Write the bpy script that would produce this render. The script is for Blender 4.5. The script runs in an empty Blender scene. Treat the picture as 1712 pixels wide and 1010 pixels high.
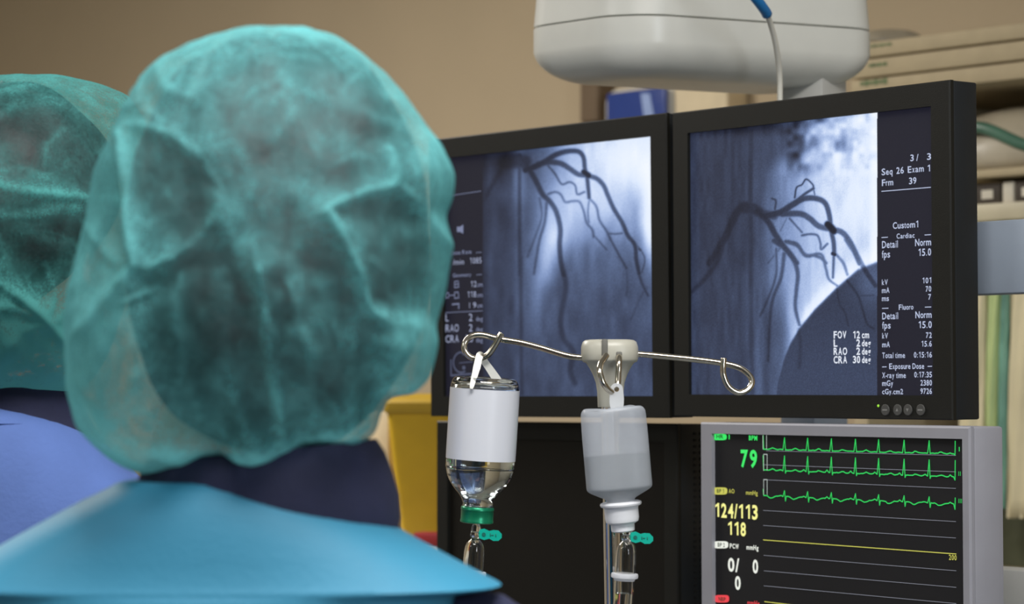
import bpy, bmesh, math, random
import numpy as np
from mathutils import Vector, Matrix

random.seed(7)
rng = np.random.default_rng(7)
scene = bpy.context.scene
COL = scene.collection
D = bpy.data

# ------------------------------------------------------------------ camera
F_PX = 4400.0
PITCH = math.atan(155.0 / F_PX)
CAM = np.array([0.0, 0.0, 1.4])
cam_data = D.cameras.new('camera')
cam_data.sensor_width = 36.0
cam_data.lens = 36.0 * F_PX / 1712.0
cam_data.clip_start = 0.05
cam_data.dof.use_dof = True
cam_data.dof.focus_distance = 2.62
cam_data.dof.aperture_fstop = 7.4
camera = D.objects.new('camera', cam_data)
camera.location = CAM
camera.rotation_euler = (math.pi / 2 + PITCH, 0, 0)
COL.objects.link(camera)
scene.camera = camera

# ------------------------------------------------------------------ world, lights, exposure
world = D.worlds.new('room_air')
scene.world = world
world.use_nodes = True
world.node_tree.nodes['Background'].inputs[0].default_value = (0.9, 0.95, 1.0, 1)
world.node_tree.nodes['Background'].inputs[1].default_value = 0.05

scene.view_settings.view_transform = 'Standard'
scene.view_settings.look = 'None'
scene.view_settings.exposure = 0.0
scene.view_settings.gamma = 1.0
scene.view_settings.use_curve_mapping = False
scene.cycles.max_bounces = 14
scene.cycles.transparent_max_bounces = 24
scene.cycles.transmission_bounces = 14


def area(name, loc, target, sx, sy, power, color):
    l = D.lights.new(name, 'AREA')
    l.shape = 'RECTANGLE'
    l.size = sx
    l.size_y = sy
    l.energy = power
    l.color = color
    o = D.objects.new(name, l)
    o.location = loc
    v = Vector(target) - Vector(loc)
    o.rotation_euler = v.to_track_quat('-Z', 'Y').to_euler()
    COL.objects.link(o)
    return o


area('ceiling_panel_light', (0.2, 1.2, 2.83), (0.2, 1.2, 0), 1.2, 0.6, 58, (1.0, 0.97, 0.93))
area('ceiling_panel_light', (-1.6, 4.3, 2.83), (-1.6, 4.3, 0), 1.2, 0.6, 72, (1.0, 0.95, 0.88))
area('ceiling_panel_light', (-2.6, 1.2, 2.83), (-2.6, 1.2, 0), 1.2, 0.6, 34, (1.0, 0.97, 0.93))
area('added_side_light', (2.0, -1.0, 2.0), (0.0, 2.3, 1.4), 0.5, 1.3, 34, (0.86, 0.93, 1.0))  # added area light, no window there; brightens the right front and label highlight


# ------------------------------------------------------------------ helpers: camera geometry
AX_R = np.array([1.0, 0, 0])
AX_F = np.array([0, math.cos(PITCH), math.sin(PITCH)])
AX_U = np.array([0, -math.sin(PITCH), math.cos(PITCH)])


def P(px, py, d):
    """world point seen at pixel (px,py) of the 1712x1010 photo at depth d"""
    return CAM + d * (AX_F + (px - 856) / F_PX * AX_R - (py - 505) / F_PX * AX_U)


def proj(pts):
    v = np.asarray(pts, float) - CAM
    z = v @ AX_F
    return 856 + F_PX * (v @ AX_R) / z, 505 - F_PX * (v @ AX_U) / z


def rotm(yaw, tilt=0.0, roll=0.0):
    return np.array(Matrix.Rotation(yaw, 3, 'Z') @ Matrix.Rotation(tilt, 3, 'X') @ Matrix.Rotation(roll, 3, 'Y'))


# ------------------------------------------------------------------ helpers: objects
def s2l(c):
    out = []
    for v in c[:3]:
        v = v / 255.0
        out.append(v / 12.92 if v <= 0.04045 else ((v + 0.055) / 1.055) ** 2.4)
    return tuple(out) + (1.0,)


def thing(name, label, cat, loc=(0, 0, 0), M=None, group=None):
    o = D.objects.new(name, None)
    COL.objects.link(o)
    o.empty_display_size = 0.05
    mw = Matrix.Identity(4)
    if M is not None:
        mw = Matrix([list(r) for r in M]).to_4x4()
    mw.translation = Vector(loc)
    o.matrix_world = mw
    o['label'] = label
    o['category'] = cat
    if group:
        o['group'] = group
    ROOT[o.name] = mw.inverted()
    return o


ROOT = {}


def tag(o, label, cat, group=None):
    o['label'] = label
    o['category'] = cat
    if group:
        o['group'] = group
    return o


def root_inv(p):
    while p is not None:
        if p.name in ROOT:
            return ROOT[p.name]
        p = p.parent
    return None


def mk(name, verts, faces, mat, parent=None, world=True, smooth=True, auto=None, label=None):
    me = D.meshes.new(name)
    V = np.asarray(verts, float)
    if parent is not None and world:
        ri = root_inv(parent)
        if ri is not None:
            inv = np.array(ri)
            V = V @ inv[:3, :3].T + inv[:3, 3]
    me.from_pydata(V.tolist(), [], [list(f) for f in faces])
    me.update()
    o = D.objects.new(name, me)
    COL.objects.link(o)
    if mat is not None:
        me.materials.append(mat)
    if smooth:
        me.shade_smooth()
        if auto is not None:
            me.set_sharp_from_angle(angle=math.radians(auto))
    if parent is not None:
        o.parent = parent
    if label:
        o['label'] = label
    return o


def struct(o):
    o['kind'] = 'structure'
    return o


class MB:
    """collects raw geometry for one mesh"""

    def __init__(self):
        self.v = []
        self.f = []

    def add(self, v, f):
        n = len(self.v)
        self.v.extend([tuple(map(float, q)) for q in v])
        self.f.extend([[i + n for i in q] for q in f])
        return self


def box_geo(cx, cy, cz, sx, sy, sz, bev=0.0, seg=2):
    bm = bmesh.new()
    bmesh.ops.create_cube(bm, size=1.0)
    bmesh.ops.scale(bm, vec=(sx, sy, sz), verts=bm.verts)
    if bev > 0:
        bmesh.ops.bevel(bm, geom=list(bm.edges), offset=bev, segments=seg, profile=0.5, affect='EDGES')
    bmesh.ops.translate(bm, vec=(cx, cy, cz), verts=bm.verts)
    bm.verts.index_update()
    v = [tuple(x.co) for x in bm.verts]
    f = [[x.index for x in q.verts] for q in bm.faces]
    bm.free()
    return v, f


def spline(pts, n):
    """Catmull-Rom through pts, n samples per span"""
    p = np.asarray(pts, float)
    p = np.vstack([2 * p[0] - p[1], p, 2 * p[-1] - p[-2]])
    out = []
    for i in range(1, len(p) - 2):
        for t in np.linspace(0, 1, n, endpoint=False):
            a, b, c, d = p[i - 1], p[i], p[i + 1], p[i + 2]
            out.append(0.5 * ((2 * b) + (c - a) * t + (2 * a - 5 * b + 4 * c - d) * t * t + (3 * b - a - 3 * c + d) * t ** 3))
    out.append(p[-2])
    return np.array(out)


def tube_geo(pts, rad, seg=14, cap=True):
    p = np.asarray(pts, float)
    n = len(p)
    r = np.full(n, rad) if np.isscalar(rad) else np.interp(np.linspace(0, 1, n), np.linspace(0, 1, len(rad)), rad)
    tan = np.gradient(p, axis=0)
    tan /= np.linalg.norm(tan, axis=1)[:, None]
    up = np.array([0.13, 0.27, 1.0])
    if abs(tan[0] @ up) > 0.95 * np.linalg.norm(up):
        up = np.array([1.0, 0.2, 0.1])
    a = np.cross(tan[0], up)
    a /= np.linalg.norm(a)
    v, f = [], []
    for i in range(n):
        a = a - (a @ tan[i]) * tan[i]
        a /= np.linalg.norm(a)
        b = np.cross(tan[i], a)
        for k in range(seg):
            t = 2 * math.pi * k / seg
            v.append(p[i] + r[i] * (math.cos(t) * a + math.sin(t) * b))
    for i in range(n - 1):
        for k in range(seg):
            k2 = (k + 1) % seg
            f.append([i * seg + k, (i + 1) * seg + k, (i + 1) * seg + k2, i * seg + k2])
    if cap:
        f.append(list(range(seg)))
        f.append([(n - 1) * seg + k for k in reversed(range(seg))])
    return v, f


def lathe_geo(profile, origin, axis, seg=48, sx=1.0, sy=1.0):
    """profile (r,h) measured along axis from origin"""
    ax = np.asarray(axis, float)
    ax /= np.linalg.norm(ax)
    a = np.cross(ax, [0, 1, 0])
    a /= np.linalg.norm(a)
    b = np.cross(ax, a)
    o = np.asarray(origin, float)
    v, f = [], []
    n = len(profile)
    for r, h in profile:
        for k in range(seg):
            t = 2 * math.pi * k / seg
            v.append(o + ax * h + max(r, 1e-5) * (math.cos(t) * a * sx + math.sin(t) * b * sy))
    for i in range(n - 1):
        for k in range(seg):
            k2 = (k + 1) % seg
            f.append([i * seg + k, i * seg + k2, (i + 1) * seg + k2, (i + 1) * seg + k])
    return v, f


def flip(g):
    return g[0], [list(reversed(q)) for q in g[1]]


def loft_geo(rings, cap=True):
    """rings: list of equal length closed loops"""
    v, f = [], []
    m = len(rings[0])
    for r in rings:
        v.extend(list(r))
    for i in range(len(rings) - 1):
        for k in range(m):
            k2 = (k + 1) % m
            f.append([i * m + k, i * m + k2, (i + 1) * m + k2, (i + 1) * m + k])
    if cap:
        f.append(list(reversed(range(m))))
        f.append([(len(rings) - 1) * m + k for k in range(m)])
    return v, f


def ering(c, rx, ry, seg=48, e=2.0, tilt=0.0):
    """horizontal superellipse ring"""
    out = []
    for k in range(seg):
        t = 2 * math.pi * k / seg
        cx, sy = math.cos(t), math.sin(t)
        x = math.copysign(abs(cx) ** (2 / e), cx) * rx
        y = math.copysign(abs(sy) ** (2 / e), sy) * ry
        out.append((c[0] + x, c[1] + y, c[2] + tilt * x))
    return out


# ------------------------------------------------------------------ helpers: materials
def nt(name):
    m = D.materials.new(name)
    m.use_nodes = True
    t = m.node_tree
    return m, t, t.nodes, t.links, t.nodes['Principled BSDF']


def pm(name, rgb, rough=0.5, metal=0.0, var=0.06, scale=30.0, bump=0.0, bscale=200.0, spec=0.5, coat=0.0, crough=0.03):
    m, t, N, L, b = nt(name)
    c = s2l(rgb)
    tc = N.new('ShaderNodeTexCoord')
    no = N.new('ShaderNodeTexNoise')
    no.inputs['Scale'].default_value = scale
    no.inputs['Detail'].default_value = 4
    L.new(tc.outputs['Object'], no.inputs['Vector'])
    rp = N.new('ShaderNodeValToRGB')
    rp.color_ramp.elements[0].position = 0.3
    rp.color_ramp.elements[1].position = 0.7
    rp.color_ramp.elements[0].color = tuple(x * (1 - var) for x in c[:3]) + (1,)
    rp.color_ramp.elements[1].color = tuple(min(1, x * (1 + var)) for x in c[:3]) + (1,)
    L.new(no.outputs['Fac'], rp.inputs['Fac'])
    L.new(rp.outputs['Color'], b.inputs['Base Color'])
    b.inputs['Roughness'].default_value = rough
    b.inputs['Metallic'].default_value = metal
    b.inputs['Specular IOR Level'].default_value = spec
    b.inputs['Coat Weight'].default_value = coat
    b.inputs['Coat Roughness'].default_value = crough
    if bump > 0:
        n2 = N.new('ShaderNodeTexNoise')
        n2.inputs['Scale'].default_value = bscale
        n2.inputs['Detail'].default_value = 3
        L.new(tc.outputs['Object'], n2.inputs['Vector'])
        bp = N.new('ShaderNodeBump')
        bp.inputs['Strength'].default_value = bump
        bp.inputs['Distance'].default_value = 0.002
        L.new(n2.outputs['Fac'], bp.inputs['Height'])
        L.new(bp.outputs['Normal'], b.inputs['Normal'])
    return m


def emit(name, rgb, k=1.0):
    m, t, N, L, b = nt(name)
    c = s2l(rgb)
    b.inputs['Base Color'].default_value = (0.01, 0.01, 0.012, 1)
    b.inputs['Roughness'].default_value = 0.5
    b.inputs['Specular IOR Level'].default_value = 0.2
    b.inputs['Emission Color'].default_value = c
    b.inputs['Emission Strength'].default_value = k
    return m


def attr_emit(name, attr):
    m, t, N, L, b = nt(name)
    a = N.new('ShaderNodeAttribute')
    a.attribute_name = attr
    b.inputs['Base Color'].default_value = (0.008, 0.008, 0.01, 1)
    b.inputs['Roughness'].default_value = 0.45
    b.inputs['Specular IOR Level'].default_value = 0.18
    L.new(a.outputs['Color'], b.inputs['Emission Color'])
    b.inputs['Emission Strength'].default_value = 1.0
    return m


def glass(name, rgb=(255, 255, 255), ior=1.45, rough=0.0):
    m, t, N, L, b = nt(name)
    b.inputs['Base Color'].default_value = s2l(rgb)
    b.inputs['Transmission Weight'].default_value = 1.0
    b.inputs['IOR'].default_value = ior
    b.inputs['Roughness'].default_value = rough
    return m


def milky(name, rgb, opacity, rough=0.35, var=0.1, scale=40):
    """thin translucent plastic"""
    m, t, N, L, b = nt(name)
    c = s2l(rgb)
    tc = N.new('ShaderNodeTexCoord')
    no = N.new('ShaderNodeTexNoise')
    no.inputs['Scale'].default_value = scale
    no.inputs['Detail'].default_value = 3
    L.new(tc.outputs['Object'], no.inputs['Vector'])
    mr = N.new('ShaderNodeMapRange')
    mr.inputs['To Min'].default_value = opacity * (1 - var)
    mr.inputs['To Max'].default_value = opacity * (1 + var)
    L.new(no.outputs['Fac'], mr.inputs['Value'])
    tr = N.new('ShaderNodeBsdfTransparent')
    tl = N.new('ShaderNodeBsdfTranslucent')
    tl.inputs['Color'].default_value = c
    b.inputs['Base Color'].default_value = c
    b.inputs['Roughness'].default_value = rough
    m1 = N.new('ShaderNodeMixShader')
    m1.inputs['Fac'].default_value = 0.35
    L.new(b.outputs[0], m1.inputs[1])
    L.new(tl.outputs[0], m1.inputs[2])
    m2 = N.new('ShaderNodeMixShader')
    L.new(mr.outputs[0], m2.inputs['Fac'])
    L.new(tr.outputs[0], m2.inputs[1])
    L.new(m1.outputs[0], m2.inputs[2])
    L.new(m2.outputs[0], N['Material Output'].inputs['Surface'])
    return m


def veil(name, rgb, fiber=55.0):
    """non-woven cap fabric: fibres with gaps, thicker where it is gathered (attribute weave)"""
    m, t, N, L, b = nt(name)
    c = s2l(rgb)
    tc = N.new('ShaderNodeTexCoord')
    at = N.new('ShaderNodeAttribute')
    at.attribute_name = 'weave'
    mp = N.new('ShaderNodeMapping')
    mp.inputs['Scale'].default_value = (1.0, 1.0, 0.45)
    L.new(tc.outputs['Object'], mp.inputs['Vector'])
    n1 = N.new('ShaderNodeTexNoise')
    n1.inputs['Scale'].default_value = fiber
    n1.inputs['Detail'].default_value = 8
    n1.inputs['Roughness'].default_value = 0.68
    n1.inputs['Distortion'].default_value = 1.1
    L.new(mp.outputs['Vector'], n1.inputs['Vector'])
    n2 = N.new('ShaderNodeTexNoise')
    n2.inputs['Scale'].default_value = fiber * 7
    n2.inputs['Detail'].default_value = 4
    n2.inputs['Distortion'].default_value = 1.5
    L.new(tc.outputs['Object'], n2.inputs['Vector'])
    r1 = N.new('ShaderNodeMapRange')
    r1.inputs['From Min'].default_value = 0.3
    r1.inputs['From Max'].default_value = 0.7
    r1.inputs['To Min'].default_value = 0.55
    r1.inputs['To Max'].default_value = 1.45
    L.new(n1.outputs['Fac'], r1.inputs['Value'])
    r2 = N.new('ShaderNodeMapRange')
    r2.inputs['From Min'].default_value = 0.3
    r2.inputs['From Max'].default_value = 0.7
    r2.inputs['To Min'].default_value = 0.62
    r2.inputs['To Max'].default_value = 1.38
    L.new(n2.outputs['Fac'], r2.inputs['Value'])
    a1 = N.new('ShaderNodeMath')
    a1.operation = 'MULTIPLY'
    L.new(r1.outputs[0], a1.inputs[0])
    L.new(r2.outputs[0], a1.inputs[1])
    a2 = N.new('ShaderNodeMath')
    a2.operation = 'MULTIPLY'
    a2.use_clamp = True
    L.new(a1.outputs[0], a2.inputs[0])
    L.new(at.outputs['Fac'], a2.inputs[1])
    tr = N.new('ShaderNodeBsdfTransparent')
    df = N.new('ShaderNodeBsdfDiffuse')
    df.inputs['Color'].default_value = c
    tl = N.new('ShaderNodeBsdfTranslucent')
    tl.inputs['Color'].default_value = c
    m1 = N.new('ShaderNodeMixShader')
    m1.inputs['Fac'].default_value = 0.38
    L.new(df.outputs[0], m1.inputs[1])
    L.new(tl.outputs[0], m1.inputs[2])
    m2 = N.new('ShaderNodeMixShader')
    L.new(a2.outputs[0], m2.inputs['Fac'])
    L.new(tr.outputs[0], m2.inputs[1])
    L.new(m1.outputs[0], m2.inputs[2])
    L.new(m2.outputs[0], N['Material Output'].inputs['Surface'])
    return m


M = {}
M['wall'] = pm('beige_wall_paint', (180, 162, 134), 0.9, var=0.03, scale=3, bump=0.15, bscale=120)
M['wall_pale'] = pm('pale_wall_paint', (205, 196, 180), 0.9, var=0.03, scale=3)
M['ceiling'] = pm('ceiling_paint', (225, 222, 215), 0.9, var=0.02, scale=3)
M['floor'] = pm('vinyl_floor', (120, 128, 134), 0.45, var=0.12, scale=12)
M['black'] = pm('black_monitor_plastic', (22, 22, 19), 0.5, var=0.05, bump=0.12, bscale=900, spec=0.25)
M['black_side'] = pm('black_monitor_shell', (28, 31, 34), 0.45, var=0.05, spec=0.3)
M['darkscreen'] = pm('switched_off_screen', (18, 16, 13), 0.42, var=0.05, spec=0.25)
M['grey_case'] = pm('grey_monitor_case', (142, 142, 150), 0.5, var=0.03)
M['grey_rail'] = pm('grey_painted_metal', (142, 152, 166), 0.45, var=0.04)
M['light_rail'] = pm('pale_grey_metal', (182, 182, 178), 0.45, var=0.04)
M['white_cover'] = pm('off_white_moulded_plastic', (214, 214, 207), 0.32, var=0.02)
M['seam'] = pm('shadow_gap_rubber', (96, 95, 88), 0.8)
M['white_cable'] = pm('white_cable_jacket', (222, 220, 210), 0.45, var=0.02)
M['blue_sleeve'] = pm('blue_cable_sleeve', (20, 120, 190), 0.4, var=0.03)
M['button'] = pm('button_rubber', (62, 62, 60), 0.6)
M['button_mark'] = pm('button_print', (120, 120, 118), 0.6)
M['vent'] = pm('vent_slot_black', (12, 12, 12), 0.8)
M['steel'] = pm('stainless_wire', (200, 192, 178), 0.16, metal=1.0, var=0.05, scale=60)
M['chrome'] = pm('chrome_tube', (215, 212, 208), 0.08, metal=1.0, var=0.02)
M['hub'] = pm('grey_hub_plastic', (176, 174, 162), 0.38, var=0.03)
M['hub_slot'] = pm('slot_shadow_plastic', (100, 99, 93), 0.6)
M['label'] = pm('white_paper_label', (208, 211, 220), 0.30, var=0.01, coat=0.5, crough=0.16)
M['strap'] = pm('white_strap', (238, 238, 232), 0.5, var=0.02)
M['glass'] = glass('clear_bottle_glass', (246, 250, 250), 1.47)
M['water'] = glass('clear_infusion_fluid', (250, 252, 252), 1.33)
M['clear'] = glass('clear_tube_plastic', (250, 250, 246), 1.38)
M['green_cap'] = pm('green_anodised_cap', (22, 128, 92), 0.32, metal=0.55, var=0.06)
M['teal'] = pm('teal_clip_plastic', (0, 165, 145), 0.35, var=0.04)
M['teal_dark'] = pm('teal_recess_shade', (0, 95, 85), 0.5, var=0.04)
M['milky'] = milky('milky_bottle_plastic', (212, 218, 228), 0.5)
M['milky_fluid'] = milky('bottle_fluid_tint', (122, 130, 132), 0.5, var=0.05)
M['tab'] = milky('milky_hanger_tab', (225, 228, 232), 0.75)
M['white_plastic'] = pm('white_cap_plastic', (226, 228, 234), 0.35, var=0.02)
M['white_collar'] = milky('white_collar_plastic', (232, 234, 240), 0.9, var=0.03)
M['skin'] = pm('skin', (214, 160, 132), 0.55, var=0.07, scale=25)
M['hair'] = pm('dark_hair', (46, 42, 44), 0.65, var=0.35, scale=60, bump=0.5, bscale=160)
M['hair2'] = pm('black_hair', (34, 33, 36), 0.65, var=0.35, scale=60, bump=0.5, bscale=160)
M['cap'] = veil('teal_nonwoven_cap', (112, 190, 194), 42)
M['cap2'] = veil('teal_cap_fabric', (100, 186, 184), 48)
M['vest'] = pm('turquoise_apron_cloth', (50, 132, 166), 0.62, var=0.05, scale=9, bump=0.2, bscale=260)
M['navy'] = pm('navy_cloth', (32, 36, 66), 0.85, var=0.12, scale=40, bump=0.3, bscale=300)
M['gown'] = pm('blue_gown_cloth', (86, 113, 178), 0.85, var=0.06, scale=25, bump=0.3, bscale=220)
M['trousers'] = pm('scrub_trousers', (60, 110, 120), 0.85)
M['shoe'] = pm('clog_rubber', (230, 230, 228), 0.6)
M['yellow'] = pm('yellow_bin_plastic', (205, 165, 30), 0.45, var=0.04)
M['yellow_lid'] = pm('yellow_lid_plastic', (185, 150, 40), 0.45, var=0.04)
M['red'] = pm('red_plastic', (150, 30, 36), 0.45)
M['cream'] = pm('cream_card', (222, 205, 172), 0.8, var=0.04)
M['shadow_brown'] = pm('wall_shadow_brown', (108, 90, 70), 0.8, var=0.04)  # shadow tone put into the colour of an added wall block
M['blue_case'] = pm('navy_blue_shell', (44, 66, 136), 0.3, var=0.04)
M['white_rim'] = pm('white_rim_plastic', (225, 222, 212), 0.4)
M['blue_reflection'] = pm('pale_blue_reflection', (150, 170, 215), 0.4)
M['board'] = pm('beige_shelf_front', (176, 160, 128), 0.7, var=0.05)
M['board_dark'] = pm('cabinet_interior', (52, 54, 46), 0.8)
M['green_print'] = pm('green_print', (104, 122, 84), 0.8, var=0.3, scale=80)
M['bag'] = pm('folded_polythene_pack', (164, 154, 134), 0.4, var=0.18, scale=14)
M['pack_a'] = pm('pack_paper', (196, 186, 158), 0.5, var=0.12, scale=12)
M['pack_green'] = pm('pack_green_film', (72, 108, 90), 0.4, var=0.2, scale=14)
M['pouch_a'] = pm('pouch_paper', (214, 202, 166), 0.5, var=0.06, scale=10)
M['pouch_b'] = pm('pouch_green_paper', (188, 204, 140), 0.5, var=0.08, scale=10)
M['pouch_c'] = pm('pouch_teal_film', (120, 168, 148), 0.4, var=0.2, scale=12)
M['dark_green'] = pm('dark_green_panel', (76, 80, 60), 0.7, var=0.1)
M['carton'] = pm('white_carton', (205, 198, 182), 0.7)
M['carton_dark'] = pm('dark_carton', (60, 52, 44), 0.7)

# ------------------------------------------------------------------ the room (axes turned 48 degrees to the view)
YAW = math.radians(-48.0)
UX = np.array([math.cos(YAW), math.sin(YAW), 0])
VX = np.array([-math.sin(YAW), math.cos(YAW), 0])
WALL_V = 3.80
U0, U1, V0, ZC = -7.0, 3.2, -3.4, 2.9


def uv(u, v, z):
    return UX * u + VX * v + np.array([0, 0, z])


def slab(name, u0, u1, v0, v1, z0, z1, mat):
    vs = [uv(u, v, z) for z in (z0, z1) for (u, v) in ((u0, v0), (u1, v0), (u1, v1), (u0, v1))]
    fs = [[3, 2, 1, 0], [4, 5, 6, 7], [0, 1, 5, 4], [1, 2, 6, 5], [2, 3, 7, 6], [3, 0, 4, 7]]
    return struct(mk(name, vs, fs, mat, smooth=False))


slab('floor', U0 - .1, U1 + .1, V0 - .1, WALL_V + .1, -0.1, 0, M['floor'])
slab('ceiling', U0 - .1, U1 + .1, V0 - .1, WALL_V + .1, ZC, ZC + 0.1, M['ceiling'])
slab('wall_back', U0 - .1, U1 + .1, WALL_V, WALL_V + .1, 0, ZC, M['wall'])
slab('wall_front', U0 - .1, U1 + .1, V0 - .1, V0, 0, ZC, M['wall_pale'])
slab('wall_left', U0 - .1, U0, V0, WALL_V, 0, ZC, M['wall_pale'])
slab('wall_right', U1, U1 + .1, V0, WALL_V, 0, ZC, M['wall_pale'])
slab('baseboard_back', U0, U1, WALL_V - 0.012, WALL_V, 0, 0.1, M['grey_case'])


# ------------------------------------------------------------------ panels (flat fronts of the monitors)
class Panel:
    def __init__(self, px, py, d, yaw, tilt, roll):
        self.c = P(px, py, d)
        self.M = rotm(yaw, tilt, roll)

    def at(self, px, py, y=0.0):
        """local (x,z) of the point of plane y seen at a pixel of the photo"""
        n = self.M[:, 1]
        c = self.c + n * y
        dr = P(px, py, 1.0) - CAM
        s = ((c - CAM) @ n) / (dr @ n)
        l = self.M.T @ (CAM + s * dr - self.c)
        return l[0], l[2]

    def w(self, pts):
        return np.asarray(pts, float) @ self.M.T + self.c


ADV = {}
for _cs, _w in (('0123456789', .556), ('ijl', .222), ("It./:,!' ", .278), ('-r()', .333), ('abdeghnopqu', .556), ('cksvxyzJ', .5),
                ('fI', .278), ('m', .833), ('w', .722), ('M', .833), ('ABEKPSVXY', .667), ('CDHNRU', .722), ('W', .92), ('GOQ', .778), ('FTZ', .611), ('L', .556)):
    for _c in _cs:
        ADV[_c] = _w
GLYPH = {}


def glyph(ch, bold):
    """outline of one character, capital height 0.72, scaled to grotesque proportions"""
    key = (ch, bold)
    if key in GLYPH:
        return GLYPH[key]
    if ch == '1':
        b = 0.04 + bold * 0.9
        v = np.array([(.30, 0), (.30 + 2 * b, 0), (.30 + 2 * b, .72), (.30 + .5 * b, .72), (.12, .60), (.12, .60 - 1.7 * b), (.30, .60 - .6 * b)])
        g = (np.hstack([v, np.zeros((7, 1))]), [[0, 1, 2, 3, 6], [3, 4, 5, 6]])
    else:
        cu = D.curves.new('t', 'FONT')
        cu.body = ch
        cu.size = 1.0
        cu.offset = bold
        cu.resolution_u = 3
        ob = D.objects.new('t', cu)
        COL.objects.link(ob)
        dg = bpy.context.evaluated_depsgraph_get()
        me = D.meshes.new_from_object(ob.evaluated_get(dg))
        v = np.array([x.co[:] for x in me.vertices]).reshape(-1, 3)
        f = [list(p.vertices) for p in me.polygons]
        D.objects.remove(ob)
        D.curves.remove(cu)
        D.meshes.remove(me)
        if len(v):
            a = ADV.get(ch, .556)
            w = v[:, 0].max() - v[:, 0].min()
            tw = {'/': .27, '.': .09, ':': .09, 'I': .09, 'i': .085, 'l': .085, 'L': .44, 't': .24, 'f': .26, 'r': .27, '-': .27}.get(ch, a - .11)
            v[:, 0] = (v[:, 0] - v[:, 0].min()) * tw / max(w, 1e-6) + (a - tw) / 2
        g = (v, f)
    GLYPH[key] = g
    return g


def text_geo(s, bold=0.0):
    V, Fc, x, n = [], [], 0.0, 0
    for ch in s:
        if ch != ' ':
            v, f = glyph(ch, bold)
            V.append(v + np.array([x, 0, 0]))
            Fc += [[i + n for i in q] for q in f]
            n += len(v)
        x += ADV.get(ch, .556)
    return np.vstack(V), Fc


CAPH = text_geo('H')[0][:, 1].max()


def put_text(mb, pan, s, x0, x1, yb, cap, off=-0.0006, bold=0.02):
    """lettering on a panel: photo x range, baseline y at the left end, capital height"""
    v, f = text_geo(s, bold)
    lx0, lz0 = pan.at(x0, yb, off)
    # right end lies on the same local height
    for yy in (yb,):
        lx1, _ = pan.at(x1, yb, off)
    _, lzt = pan.at(x0, yb - cap, off)
    sx = (lx1 - lx0) / (v[:, 0].max() - v[:, 0].min())
    sz = (lzt - lz0) / CAPH
    w = np.zeros_like(v)
    w[:, 0] = lx0 + (v[:, 0] - v[:, 0].min()) * sx
    w[:, 1] = off
    w[:, 2] = lz0 + v[:, 1] * sz
    mb.add(w, f)


def put_line(mb, pan, pts, wpx, off=-0.0005):
    """polyline strip on a panel through photo pixels"""
    q = np.array([pan.at(x, y, off) for x, y in pts])
    h = wpx * np.linalg.norm(pan.c - CAM) / F_PX / 2
    for i in range(len(q) - 1):
        a, b = q[i], q[i + 1]
        d = b - a
        ln = np.linalg.norm(d)
        if ln < 1e-9:
            continue
        d /= ln
        n = np.array([-d[1], d[0]]) * h
        a2, b2 = a - d * h * 0.5, b + d * h * 0.5
        mb.add([(p[0], off, p[1]) for p in (a2 - n, b2 - n, b2 + n, a2 + n)], [[0, 1, 2, 3]])


def put_pill(mb, pan, x0, x1, y0, y1, off=-0.0004):
    cx, cy, rx, ry = (x0 + x1) / 2, (y0 + y1) / 2, (x1 - x0) / 2, (y1 - y0) / 2
    pts = []
    for k in range(28):
        t = 2 * math.pi * k / 28
        c, s = math.cos(t), math.sin(t)
        pts.append((cx + math.copysign(abs(c) ** 0.45, c) * rx, cy - math.copysign(abs(s) ** 0.6, s) * ry))
    mb.add([(a, off, b) for a, b in (pan.at(*p, off) for p in pts)], [list(range(28))])


def frame_geo(x0, x1, z0, z1, X0, X1, Z0, Z1, y0, y1, ch=0.0):
    """flat frame with an opening (X..) and walls running back from y0 to y1, outer edges chamfered"""
    o = [(x0, z0), (x1, z0), (x1, z1), (x0, z1)]
    i = [(X0, Z0), (X1, Z0), (X1, Z1), (X0, Z1)]
    oc = [(x0 + ch, z0 + ch), (x1 - ch, z0 + ch), (x1 - ch, z1 - ch), (x0 + ch, z1 - ch)]
    v = [(x, y0, z) for x, z in oc] + [(x, y0, z) for x, z in i] + [(x, y1, z) for x, z in i] + \
        [(x, y0 + ch, z) for x, z in o] + [(x, y1, z) for x, z in o]
    f = []
    for k in range(4):
        j = (k + 1) % 4
        f += [[k, j, 4 + j, 4 + k], [4 + k, 4 + j, 8 + j, 8 + k], [j, k, 12 + k, 12 + j], [12 + j, 12 + k, 16 + k, 16 + j],
              [16 + k, 8 + k, 8 + j, 16 + j]]
    return v, f


# ------------------------------------------------------------------ angiogram pictures
def seg_field(X, Y, pts, w, soft=0.5, w2=None):
    """soft stroke along a polyline, 1 at its middle"""
    p = spline(pts, 6)
    n = len(p)
    out = np.zeros_like(X)
    for i in range(n - 1):
        a, b = p[i], p[i + 1]
        wi = w if w2 is None else w + (w2 - w) * i / (n - 1)
        R = wi * 1.6 + 2
        m = (X > min(a[0], b[0]) - R) & (X < max(a[0], b[0]) + R) & (Y > min(a[1], b[1]) - R) & (Y < max(a[1], b[1]) + R)
        if not m.any():
            continue
        x, y = X[m], Y[m]
        d = b - a
        t = np.clip(((x - a[0]) * d[0] + (y - a[1]) * d[1]) / (d @ d + 1e-9), 0, 1)
        r = np.hypot(x - a[0] - t * d[0], y - a[1] - t * d[1])
        val = 1 / (1 + np.exp((r - wi / 2) / (soft * 0.8)))
        out[m] = np.maximum(out[m], val)
    return out


def sst(a, b, x):
    t = np.clip((x - a) / (b - a), 0, 1)
    return t * t * (3 - 2 * t)


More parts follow.
